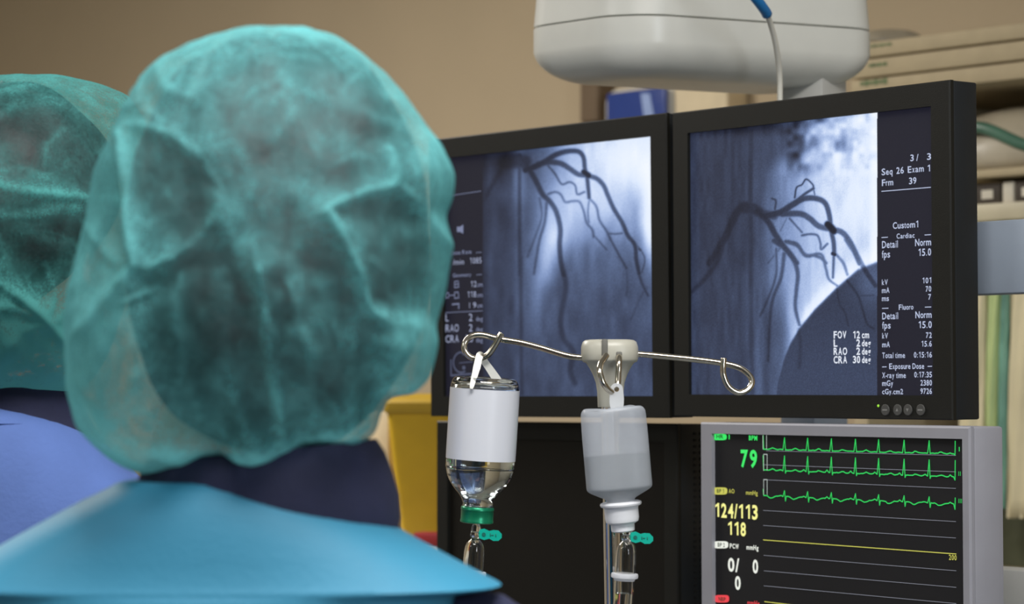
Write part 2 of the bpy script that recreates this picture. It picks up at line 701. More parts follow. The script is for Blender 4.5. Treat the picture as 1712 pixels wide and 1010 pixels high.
def vnoise(X, Y, s, seed):
    r = np.random.default_rng(seed)
    G = r.random((200, 200))
    x, y = X / s + 40, Y / s + 40
    i, j = np.floor(x).astype(int), np.floor(y).astype(int)
    fx, fy = x - i, y - j
    fx, fy = fx * fx * (3 - 2 * fx), fy * fy * (3 - 2 * fy)
    g = lambda a, b: G[a % 200, b % 200]
    return (g(i, j) * (1 - fx) + g(i + 1, j) * fx) * (1 - fy) + (g(i, j + 1) * (1 - fx) + g(i + 1, j + 1) * fx) * fy


def zc(pts, ox, oy, s):
    return [(ox + x / s, oy + y / s) for x, y in pts]


def bump2(X, Y, cx, cy, rx, ry):
    return np.exp(-((X - cx) / rx) ** 2 - ((Y - cy) / ry) ** 2)


def left_image(X, Y):
    a = lambda pts: zc(pts, 800, 220, 4.207)
    b = lambda pts: zc(pts, 800, 430, 4.04)
    L = 0.315 + 0.0 * X
    L = L + 0.10 * sst(880, 800, X) * 0 - 0.06 * sst(870, 850, X)
    # bright lung field top right
    L += 0.50 * sst(880, 985, X + (Y - 250) * 0.12) * sst(500, 330, Y + (X - 1000) * 0.10)
    L += 0.36 * bump2(X, Y, 925, 435, 24, 85) + 0.20 * bump2(X, Y, 905, 500, 22, 60)
    L += 0.34 * bump2(X, Y, 1086, 390, 13, 130) + 0.16 * bump2(X, Y, 1088, 560, 10, 150)
    L += 0.25 * bump2(X, Y, 1050, 270, 45, 45)
    # heart shadow dome
    dome = 1 / (1 + np.exp((np.hypot((X - 1008) / 112, (Y - 560) / 175) - 1) * 14))
    L = L * (1 - dome) + dome * (0.32 + 0.15 * sst(490, 385, Y))
    L += 0.05 * (vnoise(X, Y * 0.6, 14, 3) - .5) + 0.07 * (vnoise(X * 2, Y * 0.5, 18, 4) - .5)
    L *= 0.93 + 0.1 * sst(600, 470, Y)
    edge = sst(806, 822, X)
    L *= 0.55 + 0.45 * edge
    L += 0.16 * bump2(X, Y, 866, 290, 14, 60) - 0.06 * bump2(X, Y, 838, 330, 16, 60)
    L -= 0.12 * bump2(X, Y, 1060, 345, 26, 34)
    # top left darkness
    L -= 0.18 * bump2(X, Y, 840, 262, 40, 30)
    V = 0 * X

    def st(p, w, k, s=0.6, w2=None):
        nonlocal V
        V = np.maximum(V, k * seg_field(X, Y, p, w, s, w2))
    st(a([(290, 170), (340, 240), (400, 340), (450, 440), (500, 490), (545, 560), (575, 680), (570, 800), (580, 920), (600, 1010)]), 9, .55, .9, 8)
    st(b([(550, 0), (575, 100), (590, 200), (570, 330), (555, 440), (580, 560), (640, 640), (620, 760), (650, 850)]), 8, .34, 1.2, 9)
    st(a([(330, 270), (400, 245), (470, 210), (540, 165), (620, 140), (700, 140), (738, 180), (748, 260), (762, 310), (772, 400), (778, 465)]), 10, .62, .8, 6)
    st(a([(420, 230), (500, 215), (580, 225), (640, 260), (700, 300), (760, 310), (830, 330), (880, 380), (910, 450), (950, 540), (1010, 640), (1050, 730), (1100, 800), (1110, 900), (1130, 1000)]), 9.5, .56, .8, 6)
    st(b([(1060, 0), (1080, 100), (1110, 190), (1145, 260)]), 6, .42, .8, 3)
    st(a([(742, 285), (775, 310)]), 10, .85, .9)
    st(a([(190, 215), (250, 205), (320, 215)]), 24, .5, 2)
    st(a([(180, 220), (140, 300), (95, 380), (60, 450)]), 9, .34, 1.2, 5)
    st(a([(490, 240), (540, 300), (585, 370), (640, 355), (680, 380), (695, 440), (745, 425)]), 3.6, .42)
    st(a([(490, 440), (540, 425), (580, 445), (610, 495), (660, 490), (710, 495), (740, 560), (760, 640), (800, 690), (810, 740)]), 3.8, .40, .8)
    st(a([(780, 470), (830, 530), (850, 620), (900, 700), (940, 780), (1000, 890), (1040, 960)]), 3.8, .42, .8)
    st(b([(940, 0), (990, 60), (1005, 160), (1000, 260)]), 3, .2, 1)
    st(a([(905, 715), (960, 720), (1010, 715)]), 3, .36)
    st(a([(780, 470), (770, 560), (775, 640)]), 3, .35)
    st(a([(480, 500), (465, 640), (430, 760), (405, 900), (390, 1000)]), 5, .42, 1, 3)
    st(a([(430, 470), (445, 600), (395, 750), (345, 880)]), 3, .32, .9)
    st(a([(820, 740), (900, 830)]), 3, .3)
    st(a([(1100, 790), (1140, 830), (1170, 900), (1150, 990)]), 2.2, .38)
    st(a([(1130, 825), (1140, 835)]), 4, .5)
    st(b([(1140, 200), (1090, 280), (1030, 420)]), 2.5, .2, 1)
    st(a([(288, 235), (289, 600), (291, 1010)]), 6, .40, 1)
    st(b([(285, 0), (288, 500), (292, 920)]), 6, .34, 1.2)
    L = L * (1 - V)
    return L


def right_image(X, Y):
    a = lambda pts: zc(pts, 1140, 180, 3.885)
    b = lambda pts: zc(pts, 1140, 400, 3.741)
    L = 0.215 + 0.06 * sst(1240, 1256, X) + 0.03 * sst(400, 500, Y)
    br = sst(1262, 1400, X + (Y - 380) * 0.10)
    L += 0.40 * br
    L += 0.16 * sst(1262, 1300, X) * sst(250, 290, Y + (X - 1300) * .6)
    cl = vnoise(X + 0.3 * Y, Y, 22, 11) * .6 + vnoise(X, Y, 10, 12) * .4
    L += (cl - 0.5) * 0.75 * sst(320, 250, Y) * sst(1290, 1340, X)
    L += 0.16 * bump2(X, Y, 1420, 330, 60, 70) + 0.14 * bump2(X, Y, 1350, 215, 6, 45)
    L += 0.20 * sst(1450, 1462, X) + 0.12 * bump2(X, Y, 1450, 215, 20, 20)
    L -= 0.20 * bump2(X, Y, 1332, 262, 14, 22) + .12 * bump2(X, Y, 1405, 330, 12, 24)
    L -= 0.18 * sst(235, 205, Y) * sst(1330, 1290, X)
    L += 0.07 * (vnoise(X * 2.4, Y * 0.45, 14, 14) - .5)
    # white rim above the diaphragm
    bx = np.array([590, 600, 640, 680, 740, 830, 960, 1100, 1220]) / 3.741 + 1140
    by = np.array([1000, 900, 750, 650, 550, 440, 310, 190, 140]) / 3.741 + 400
    yb = np.interp(X, bx, by)
    dist = (Y - yb) * 0.72
    L += 0.24 * np.exp(-(np.minimum(dist, 0) / 16) ** 2) * sst(1300, 1350, X)
    col = sst(1268, 1282, X) * sst(1352, 1300, X) * sst(430, 560, Y)
    L = L * (1 - 0.42 * col)
    L += 0.14 * bump2(X, Y, 1322, 520, 9, 60)
    mask = 1 / (1 + np.exp(-dist / 1.1)) * sst(1292, 1300, X)
    L = L * (1 - mask) + mask * (0.225 + 0.17 * bump2(X, Y, 1460, 470, 30, 40) + 0.05 * sst(480, 640, Y))
    V = 0 * X

    def st(p, w, k, s=0.6, w2=None):
        nonlocal V
        V = np.maximum(V, k * seg_field(X, Y, p, w, s, w2))
    st(a([(180, 1010), (250, 900), (310, 780), (350, 690), (400, 640), (460, 645), (530, 690), (600, 700)]), 11, .45, 1.2, 14)
    st(b([(262, 0), (222, 130), (150, 240), (60, 330)]), 10, .36, 1.2, 6)
    st(a([(400, 655), (470, 665), (520, 690)]), 16, .45, 1.5)
    st(a([(540, 705), (640, 680), (720, 630), (790, 592), (870, 590), (930, 620), (958, 700), (968, 790), (985, 870), (990, 950)]), 11, .62, .8, 7)
    st(a([(650, 690), (770, 690), (830, 720), (890, 770), (970, 790), (1040, 810), (1090, 870), (1130, 950), (1155, 1010)]), 10, .55, .8, 9)
    st(b([(1030, 0), (1100, 110), (1150, 200), (1210, 290)]), 9, .48, .8, 7)
    st(a([(950, 760), (985, 800)]), 13, .9, 1)
    st(a([(490, 670), (560, 740), (610, 830), (660, 900), (710, 960), (745, 1010)]), 10, .56, .9, 9)
    st(b([(580, 10), (650, 60), (700, 130), (725, 220), (715, 330), (710, 430), (735, 535)]), 9, .5, .9, 5)
    st(a([(700, 640), (800, 560), (855, 525)]), 4.5, .6)
    st(a([(855, 525), (850, 500), (808, 465), (780, 500), (745, 520), (733, 585)]), 2.6, .66, .5)
    st(a([(855, 525), (865, 575)]), 2.2, .5, .5)
    st(a([(585, 590), (610, 605), (605, 660)]), 3, .5)
    st(a([(700, 720), (780, 810)]), 3.4, .42)
    st(a([(780, 830), (830, 822), (880, 830), (900, 880), (905, 920), (945, 885)]), 4, .46)
    st(a([(690, 870), (750, 890), (800, 960), (860, 960), (910, 980), (935, 1010)]), 6, .48, .8)
    st(b([(650, 15), (720, 40), (780, 100), (870, 95), (900, 180), (920, 250), (970, 290)]), 6, .46, .8, 4)
    st(b([(950, 0), (950, 100), (945, 240)]), 5, .55, .8, 4)
    st(b([(945, 90), (955, 95)]), 7, .8)
    st(b([(960, 90), (1010, 150), (1035, 220)]), 5, .42, .8)
    st(b([(1035, 260), (1100, 350), (1130, 440), (1160, 530), (1200, 560)]), 4, .38, .8, 3)
    st(b([(970, 310), (985, 400), (1020, 460), (1040, 540)]), 2.5, .3)
    st(b([(1110, 355), (1200, 350)]), 2.5, .25)
    st(b([(640, 90), (620, 240), (570, 370), (550, 520), (540, 760)]), 6, .42, .9, 4)
    st(b([(590, 60), (590, 220), (540, 370), (490, 480)]), 3.6, .36, .8)
    st(b([(730, 560), (740, 660), (735, 800)]), 5, .24, 1.2)
    st(a([(650, 900), (560, 1010)]), 2.5, .25)
    st(a([(680, 720), (640, 800)]), 2, .25)
    st(a([(448, 150), (446, 620), (448, 1010)]), 7.5, .34, 1)
    st(b([(432, 0), (434, 500), (440, 960)]), 7, .26, 1.2)
    L = L * (1 - V)
    return L


RAMP_X = [0, .08, .18, .3, .45, .6, .78, .95, 1.2]
RAMP_C = np.array([(8, 9, 16), (24, 26, 40), (40, 46, 66), (60, 71, 98), (90, 108, 145), (128, 150, 195), (176, 196, 234), (222, 234, 254), (244, 249, 255)], float)


def screen_grid(name, pan, x0, x1, z0, z1, y, nx, nz, fn, parent):
    xs = np.linspace(x0, x1, nx)
    zs = np.linspace(z0, z1, nz)
    gx, gz = np.meshgrid(xs, zs)
    pts = np.stack([gx.ravel(), np.full(gx.size, y), gz.ravel()], 1)
    PX, PY = proj(pan.w(pts))
    L, off = fn(PX, PY)
    L = L + np.random.default_rng(5).normal(0, 0.026, L.shape)
    rgb = np.stack([np.interp(L, RAMP_X, RAMP_C[:, k]) for k in range(3)], 1)
    rgb[off] = np.array([25, 25, 38]) + np.random.default_rng(6).normal(0, 1.5, (int(off.sum()), 1))
    rgb = np.clip(rgb, 0, 255) / 255
    lin = np.where(rgb <= 0.04045, rgb / 12.92, ((rgb + 0.055) / 1.055) ** 2.4)
    idx = np.arange(nx * nz).reshape(nz, nx)
    f = np.stack([idx[:-1, :-1], idx[:-1, 1:], idx[1:, 1:], idx[1:, :-1]], -1).reshape(-1, 4)
    me = D.meshes.new(name)
    me.vertices.add(len(pts))
    me.vertices.foreach_set('co', pts.ravel())
    me.loops.add(f.size)
    me.loops.foreach_set('vertex_index', f.ravel().astype(np.int32))
    me.polygons.add(len(f))
    me.polygons.foreach_set('loop_start', np.arange(0, f.size, 4, dtype=np.int32))
    me.polygons.foreach_set('loop_total', np.full(len(f), 4, dtype=np.int32))
    me.update()
    at = me.attributes.new('picture', 'FLOAT_COLOR', 'POINT')
    at.data.foreach_set('color', np.hstack([lin, np.ones((len(lin), 1))]).ravel().astype(np.float32))
    o = D.objects.new(name, me)
    COL.objects.link(o)
    me.materials.append(M['picture'])
    o.parent = parent
    return o


M['picture'] = attr_emit('lit_screen_picture', 'picture')
M['txt'] = emit('screen_text_pale_blue', (190, 200, 228))
M['txt_mid'] = emit('screen_text_soft', (160, 168, 196))
M['txt_dim'] = emit('screen_text_dim', (120, 128, 158))
M['txt_white'] = emit('screen_text_white', (232, 238, 250))
M['led'] = emit('green_power_led', (160, 230, 60))

SCREEN_W, SCREEN_H = 0.377, 0.3025   # visible screen
CASE_W, CASE_H = 0.430, 0.3535       # casing


def wide_monitor(name, label, pan, k=1.0):
    CW, CH, SW, SH = (q * k for q in (CASE_W, CASE_H, SCREEN_W, SCREEN_H))
    t = thing(name, label, 'monitor', pan.c, pan.M, 'black monitors of the upper row')
    v, f = frame_geo(-CW / 2, CW / 2, -CH / 2, CH / 2, -SW / 2, SW / 2, -SH / 2, SH / 2, 0, 0.006, 0.0015)
    mk('bezel', v, f, M['black'], t, world=False, smooth=False)
    mb = MB().add(*box_geo(0, 0.0245, 0, CW - 0.0005, 0.036, CH - 0.0005, 0.002))
    mb.add(*box_geo(0, 0.0525, -0.012, CW - 0.05, 0.02, CH - 0.10, 0.006))
    mk('rear_shell', mb.v, mb.f, M['black_side'], t, world=False, auto=30)
    return t


# right monitor
panR = Panel(1343.9, 430.5, 2.8956, math.radians(-51.47), 0.0072, 0.0029)
mon_r = wide_monitor('angiogram_monitor', 'black monitor on the right showing heart vessels beside a column of white readings', panR)


def fnR(X, Y):
    L = right_image(X, Y)
    return L, X > 1466.5


scr = screen_grid('screen', panR, -SCREEN_W / 2, SCREEN_W / 2, -SCREEN_H / 2, SCREEN_H / 2, 0.0045, 560, 450, fnR, mon_r)
T_OFF = 0.0038


def block(name, pan, items, mat, parent, lines=(), lw=1.2, bold=0.012):
    """each reading is a piece of its own on the screen, and so is each ruled line"""
    for t, x0, x1, yb, cap in items:
        mb = MB()
        put_text(mb, pan, t, x0, x1, yb, cap, T_OFF, bold)
        mk(name, mb.v, mb.f, mat, parent, world=False, smooth=False)
    for l in lines:
        mb = MB()
        put_line(mb, pan, l, lw, T_OFF)
        mk('screen_rule', mb.v, mb.f, mat, parent, world=False, smooth=False)


block('sequence_readout', panR, [('3 /', 1522, 1535.5, 269.5, 10.5), ('3', 1550, 1556.5, 267.3, 10.5), ('Seq', 1474, 1492, 293, 10.5),
      ('26', 1498.7, 1511, 290.7, 10.5), ('Exam', 1517.7, 1544.5, 289, 10.5), ('1', 1551, 1554.8, 286.8, 10.5),
      ('Frm', 1474.5, 1493.3, 311, 10.5), ('39', 1519.8, 1532, 308, 10.5)], M['txt'], scr, [[(1474, 320), (1556, 313.2)]])
block('cardiac_readout', panR, [('Custom1', 1492.8, 1535, 382.6, 10.5), ('Cardiac', 1499, 1529, 399, 8), ('Detail', 1474.7, 1501, 415, 11.5),
      ('Norm', 1530, 1556.6, 411.5, 11.5), ('fps', 1474.5, 1488, 431, 11.5), ('15.0', 1535.8, 1556.6, 428, 11.5), ('kV', 1474.5, 1484.2, 476.6, 9),
      ('101', 1542.4, 1556.8, 473.8, 9), ('mA', 1474.5, 1487, 490, 9), ('70', 1547.7, 1556.8, 487.7, 9), ('ms', 1474.5, 1486, 503.5, 9),
      ('7', 1552, 1556.6, 501, 9)], M['txt'], scr, [[(1474, 397.3), (1484, 396.6)], [(1546, 393), (1556, 392.3)]])
block('fluoro_readout', panR, [('Fluoro', 1502.8, 1527, 518, 8.5), ('Detail', 1475, 1501.4, 534, 11), ('Norm', 1530.5, 1557.4, 532, 11),
      ('fps', 1475, 1489, 549.5, 11), ('15.0', 1536, 1557.7, 548.7, 11), ('kV', 1475, 1484.5, 566, 9), ('72', 1548, 1557.7, 565, 9),
      ('mA', 1475, 1487.5, 580.6, 9), ('15.6', 1540.8, 1557.7, 579.5, 9), ('Total time', 1475, 1513, 598.8, 9), ('0:15:16', 1528, 1558, 598, 9)],
      M['txt'], scr, [[(1475, 515.8), (1485, 515.4)], [(1546.5, 513.6), (1556.5, 513.3)]])
block('exposure_readout', panR, [('Exposure Dose', 1486.7, 1545, 617, 9), ('X-ray time', 1475, 1514.4, 632, 9), ('0:17:35', 1528.6, 1558, 631, 9),
      ('mGy', 1475, 1493, 645.3, 9), ('2380', 1539, 1558, 644.6, 9), ('cGy.cm2', 1475, 1509.7, 659, 8.5), ('9726', 1539, 1558, 658.6, 9)],
      M['txt'], scr, [[(1475, 613.6), (1482, 613.3)], [(1551, 612.7), (1558, 612.5)]])
block('view_readout', panR, [('FOV', 1393.8, 1415, 565.8, 11.5), ('12', 1426.5, 1437.6, 565.8, 11.5), ('cm', 1441, 1453, 565.4, 11),
      ('L', 1393.8, 1400, 579.6, 11.5), ('2', 1431.8, 1438, 579.3, 11.5), ('deg', 1441, 1455.6, 579, 10.5),
      ('RAO', 1393.8, 1416.3, 593.3, 11.5), ('2', 1431.8, 1438, 593, 11.5), ('deg', 1441, 1455.6, 592.8, 10.5),
      ('CRA', 1393.8, 1416, 607.4, 11.5), ('30', 1426, 1438, 607, 11.5), ('deg', 1441, 1455.6, 606.8, 10.5)], M['txt_white'], scr, bold=0.02)
for px in (1479.6, 1500, 1517.3, 1538.6):
    x, z = panR.at(px, 685.5, -0.001)
    b = mk('button', *lathe_geo([(0.0001, 0), (0.0055, 0), (0.006, 0.0005), (0.006, 0.002)], (x, -0.0012, z), (0, 1, 0.0001), 24), M['button'], mon_r, world=False, auto=40)
    mb = MB()
    if px == 1500:
        mb.add([(x - .002, -.0014, z - .0015), (x + .002, -.0014, z - .0015), (x, -.0014, z + .002)], [[0, 1, 2]])
    elif px == 1517.3:
        mb.add([(x - .002, -.0014, z + .0015), (x, -.0014, z - .002), (x + .002, -.0014, z + .0015)], [[0, 1, 2]])
    else:
        mb.add([(x - .0035, -.0014, z - .0008), (x + .0035, -.0014, z - .0008), (x + .0035, -.0014, z + .0008), (x - .0035, -.0014, z + .0008)], [[0, 1, 2, 3]])
    mk('button_symbol', mb.v, mb.f, M['button_mark'], b, world=False, smooth=False)
x, z = panR.at(1468.5, 678.5)
mk('power_light', *lathe_geo([(0.0001, 0), (0.0013, 0.0003), (0.0016, 0.0012)], (x, -0.0008, z), (0, 1, 0.0001), 16), M['led'], mon_r, world=False)

# left monitor
KL = 1.013
panL = Panel(907.0, 454.5, 3.2016 * KL, math.radians(-48.46), 0.0087, -0.0012)
mon_l = wide_monitor('angiogram_monitor', 'black monitor on the left, partly behind the front person and the glass bottle', panL, KL)


def fnL(X, Y):
    L = left_image(X, Y)
    return L, X < 807.0


scr = screen_grid('screen', panL, -SCREEN_W * KL / 2, SCREEN_W * KL / 2, -SCREEN_H * KL / 2, SCREEN_H * KL / 2, 0.0045, 560, 450, fnL, mon_l)
block('dose_readout', panL, [('Dose Rate', 752.7, 788.3, 426.3, 6.5), ('Geometry', 757, 787.7, 463.6, 6)], M['txt_dim'], scr,
      [[(754, 327), (804, 319.5)], [(796, 422.5), (805, 421.8)], [(796.5, 459.7), (805.5, 459)], [(744, 523), (806.7, 519.6)]], 1.0)
block('value_readout', panL, [('/min', 757, 775.5, 443, 9), ('1085', 786, 805, 441, 9.5), ('12', 787.4, 796.6, 480, 9.5), ('118', 782, 796, 497.4, 9.5),
      ('9', 791, 796, 515, 9.5)], M['txt_mid'], scr, [[(785, 506), (785, 515)]], 1.1, 0.0)
block('unit_readout', panL, [('cm', 797.8, 806.7, 479.7, 7.5), ('cm', 797.8, 806.7, 497, 7.5), ('cm', 797.8, 806.7, 514.7, 7.5),
      ('deg', 796, 807, 536.8, 7.5), ('deg', 796, 807, 554.3, 7.5), ('deg', 796, 807, 572.4, 7.5)], M['txt_dim'], scr)
block('angle_readout', panL, [('L', 745, 750, 537.4, 12), ('2', 784, 790, 537, 12), ('RAO', 745, 767, 555, 12), ('2', 784, 790, 554.4, 12),
      ('CRA', 745, 767, 573, 12), ('20', 779, 790.5, 572.4, 12)], M['txt_mid'], scr, bold=0.0)
def icon(polys, strokes):
    g = MB()
    for pl in polys:
        g.add([(u, T_OFF, w) for u, w in (panL.at(*q, T_OFF) for q in pl)], [[3, 2, 1, 0]])
    for pts, w in strokes:
        put_line(g, panL, pts, w, T_OFF)
    mk('screen_icon', g.v, g.f, M['txt_dim'], scr, world=False, smooth=False)


icon([((764, 379), (768, 379), (768, 388), (764, 388)), ((768, 380), (774.5, 375.5), (774.5, 391), (768, 387))], [])
icon([], [([(760, 471), (766, 470), (767, 480), (760, 481), (760, 471)], 1.6), ([(760, 475.7), (766.5, 475)], 1.6)])
icon([], [([(750, 494), (750, 489.5), (745, 490), (745, 498), (750, 498), (750, 494), (760, 493.5)], 1.3), ([(760, 493.5), (760, 489), (766, 488.5), (767, 498), (760, 499), (760, 493.5)], 1.6)])
icon([], [([(756, 509), (767, 508), (767, 516)], 2.4)])
mb = MB()
arc = [(771 + 13 * math.cos(t) , 606 - 17 * math.sin(t)) for t in np.linspace(math.radians(60), math.radians(300), 14)]
put_line(mb, panL, arc, 3, T_OFF)
put_line(mb, panL, [(754, 602), (754, 628), (788, 625)], 3, T_OFF)
put_line(mb, panL, [(768, 607), (790, 605)], 1.5, T_OFF)
put_pill(mb, panL, 773, 778, 588, 594, T_OFF)
put_pill(mb, panL, 773, 778, 612, 618, T_OFF)
M['icon_grey'] = emit('screen_icon_grey', (78, 84, 108))
mk('gantry_icon', mb.v, mb.f, M['icon_grey'], scr, world=False, smooth=False)

# ------------------------------------------------------------------ lower dark monitor
panB = Panel(931, 880, 3.27, math.radians(-48.5), 0.0, 0.0)
xa, za = panB.at(729.5, 704)
xb, _ = panB.at(1132, 706)
tB = thing('display_monitor', 'black switched-off monitor behind the two hanging bottles', 'monitor', panB.c, panB.M)
HB = 0.36
bx0, bx1, bz1 = xa, xb, za
bz0 = bz1 - HB
bw = bx1 - bx0
ins = 0.022
mk('bezel', *frame_geo(bx0, bx1, bz0, bz1, bx0 + ins, bx1 - ins, bz0 + ins, bz1 - ins, 0, 0.006, 0.0015), M['black'], tB, world=False, smooth=False)
mb = MB().add(*box_geo((bx0 + bx1) / 2, 0.030, (bz0 + bz1) / 2, bw - .0005, 0.047, HB - .0005, 0.002))
mk('rear_shell', mb.v, mb.f, M['black_side'], tB, world=False, auto=30)
mk('screen', [(bx0 + ins, .005, bz0 + ins), (bx1 - ins, .005, bz0 + ins), (bx1 - ins, .005, bz1 - ins), (bx0 + ins, .005, bz1 - ins)], [[0, 1, 2, 3]], M['darkscreen'], tB, world=False, smooth=False)
mb = MB()
for k in range(34):
    z = bz1 - 0.012 - k * 0.0075
    for y in (0.030, 0.040):
        mb.add(*box_geo(bx1 + 0.0002, y, z, 0.0012, 0.004, 0.003))
mk('vent_slots', mb.v, mb.f, M['vent'], tB, world=False, smooth=False)

# ------------------------------------------------------------------ grey patient monitor
KP = 0.295 / 0.25
panP = Panel(1430.67, 888.18, 2.3542 * KP, math.radians(-54.31), 0.0048, 0.002)
tP = thing('patient_monitor', 'grey patient monitor with green heart traces and yellow pressure numbers', 'monitor', panP.c, panP.M)
px0, pz1 = panP.at(1170, 706)
px1, _ = panP.at(1621, 709)
sx0, sz1 = panP.at(1189.5, 725)
sx1, _ = panP.at(1608.5, 733.5)
sz0, pz0 = sz1 - 0.31, pz1 - 0.36
mk('bezel', *frame_geo(px0, px1, pz0, pz1, sx0, sx1, sz0, sz1, 0, 0.006, 0.002), M['grey_case'], tP, world=False, smooth=False)
mb = MB().add(*box_geo((px0 + px1) / 2, 0.0275, (pz0 + pz1) / 2, px1 - px0 - .0004, 0.042, pz1 - pz0 - .0004, 0.003))
mb.add(*box_geo((px0 + px1) / 2, 0.060, (pz0 + pz1) / 2 - .02, px1 - px0 - .12, 0.03, pz1 - pz0 - .12, 0.006))
mk('rear_shell', mb.v, mb.f, M['grey_case'], tP, world=False, auto=30)
M['vs_black'] = emit('vital_screen_black', (10, 10, 10), 1.0)
scrP = mk('screen', [(sx0, .005, sz0), (sx1, .005, sz0), (sx1, .005, sz1), (sx0, .005, sz1)], [[0, 1, 2, 3]], M['vs_black'], tP, world=False, smooth=False)
M['vg'] = emit('vital_green', (60, 235, 105), 1.0)
M['vgd'] = emit('vital_green_trace', (45, 205, 92), 1.0)
M['vy'] = emit('vital_yellow', (248, 244, 150), 1.0)
M['vyd'] = emit('vital_yellow_dim', (200, 198, 90), 1.0)
M['vw'] = emit('vital_white', (235, 238, 228), 1.0)
M['vgrey'] = emit('vital_grey_line', (120, 122, 132), 1.0)
M['vred'] = emit('vital_red', (235, 70, 78), 1.0)
M['vk'] = emit('vital_dark_letter', (30, 50, 30), 1.0)
T_OFF = 0.0042
q3 = lambda pts: [(1160 + x / 3.101, 690 + y / 3.101) for x, y in pts]


def pill(name, x0, x1, y0, y1, mat, s, parent):
    mb = MB()
    put_pill(mb, panP, x0, x1, y0, y1, T_OFF)
    p = mk(name, mb.v, mb.f, mat, parent, world=False, smooth=False)
    m2 = MB()
    w = (x1 - x0)
    put_text(m2, panP, s, x0 + w * .28, x1 - w * .24, y1 - 3.0, 6.4, T_OFF - .0003, .02)
    # lettering of the badge stays one mesh with it
    me = p.data
    n = len(mb.v)
    me.clear_geometry()
    me.from_pydata(mb.v + m2.v, [], mb.f + [[i + n for i in q] for q in m2.f])
    me.materials.append(M['vk'])
    for i, pl in enumerate(me.polygons):
        pl.material_index = 0 if i < len(mb.f) else 1
    return p


pill('heart_rate_badge', 1191, 1215, 725.5, 736, M['vg'], 'HR', scrP)
pill('pressure_badge', 1191.6, 1216, 815, 827, M['vyd'], 'BP 1', scrP)
pill('pressure_badge', 1193, 1217.5, 905, 917, M['vw'], 'BP 2', scrP)
pill('cuff_badge', 1194.5, 1219, 995, 1007.5, M['vred'], 'NBP', scrP)
block('heart_rate_readout', panP, [('BPM', 1252, 1266, 736, 7.5), ('79', 1238.4, 1265.8, 780, 27)], M['vg'], scrP, [[(1219, 727.5), (1219, 734)]], 2.6, .03)
block('pressure_unit', panP, [('AO', 1218.3, 1227.7, 824.5, 7), ('mmHg', 1247, 1266.7, 827, 7)], M['vyd'], scrP, bold=.012)
block('pressure_readout', panP, [('124/113', 1196, 1266.7, 864, 22), ('118', 1217.4, 1247, 894, 21)], M['vy'], scrP, bold=.03)
block('wedge_pressure_readout', panP, [('PCW', 1220, 1235, 916.5, 7.5), ('mmHg', 1248, 1268, 918.5, 7.5), ('0/', 1217, 1236, 954.5, 21), ('0', 1258.3, 1267.5, 957.5, 21),
      ('0', 1228.7, 1238.3, 985, 21)], M['vw'], scrP, bold=.03)
block('cuff_unit', panP, [('mmHg', 1249.5, 1269.5, 1011, 7.5)], M['vred'], scrP, bold=.012)
block('scale_reading', panP, [('200', 1586.5, 1599.3, 936, 8.5)], M['vyd'], scrP, bold=.012)
spk = [470, 590, 713, 838, 958, 1090, 1220]
rr = random.Random(3)


def trace(b0, b1, p0, p1, under, bumpy, start, pre):
    f = lambda x: b0 + (b1 - b0) * (x - 360) / 1000
    g = lambda x: p0 + (p1 - p0) * (x - 360) / 1000
    pts = [(359, start), (362, f(362))]
    prev = 362
    for s in spk + [1355]:
        span = s - prev
        x = prev + 10
        while x < s - 12:
            u = (x - prev) / span
            y = f(x) - bumpy * math.exp(-((u - .42) / .10) ** 2) * 9 - pre * math.exp(-((u - .80) / .05) ** 2) * 9 + rr.uniform(-1.5, 1.5)
            if bumpy < 0:
                y += 9 * math.exp(-((u - .3) / .08) ** 2)
            pts.append((x, y))
            x += 9
        if s < 1355:
            pts += [(s - 8, f(s)), (s, g(s)), (s + 5, f(s) + under), (s + 9, f(s))]
        else:
            pts += [(s - 8, f(s)), (s - 1, f(s) + under + 4), (s, g(s))]
        prev = s + 9
    return q3(pts)


mb = MB()
put_line(mb, panP, trace(190, 214, 128, 148, 2, 1.0, 118, .3), 2.0, T_OFF)
mk('heart_trace', mb.v, mb.f, M['vgd'], scrP, world=False, smooth=False)
mb = MB()
put_line(mb, panP, trace(298, 334, 222, 248, 12, .9, 222, 1.2), 2.0, T_OFF)
mk('heart_trace', mb.v, mb.f, M['vgd'], scrP, world=False, smooth=False)
mb = MB()
put_line(mb, panP, trace(430, 474, 400, 442, 24, -1.0, 398, .8), 1.9, T_OFF)
mk('heart_trace', mb.v, mb.f, M['vgd'], scrP, world=False, smooth=False)
block('lead_label', panP, [('I', 1603, 1604.5, 754.5, 7), ('II', 1602.5, 1606, 795.5, 7), ('III', 1602.5, 1608, 841, 7)], M['vgd'], scrP, bold=.02)
mb = MB()
for l in ([(375, 198), (1358, 222)], [(358, 270), (1358, 307)], [(362, 348), (1358, 393)], [(360, 507), (1358, 565)], [(360, 585), (1358, 650)],
          [(363, 740), (1360, 820)], [(363, 820), (1360, 906)], [(363, 898), (1360, 990)]):
    put_line(mb, panP, q3(l), 1.0, T_OFF + .0002)
mk('scale_line', mb.v, mb.f, M['vgrey'], scrP, world=False, smooth=False)
mb = MB()
for l in ([(358, 118), (358, 190)], [(377, 118), (377, 190)], [(362, 300), (362, 216), (380, 216), (380, 300)], [(362, 425), (362, 347), (380, 347), (380, 425)]):
    put_line(mb, panP, q3(l), 1.2, T_OFF - .0002)
M['vcal'] = emit('vital_calibration_mark', (190, 200, 195))
mk('calibration_mark', mb.v, mb.f, M['vcal'], scrP, world=False, smooth=False)
mb = MB()
put_line(mb, panP, q3([(360, 660), (1360, 733)]), 1.4, T_OFF)
put_line(mb, panP, q3([(366, 980), (450, 990), (900, 1040), (1360, 1083)]), 1.4, T_OFF)
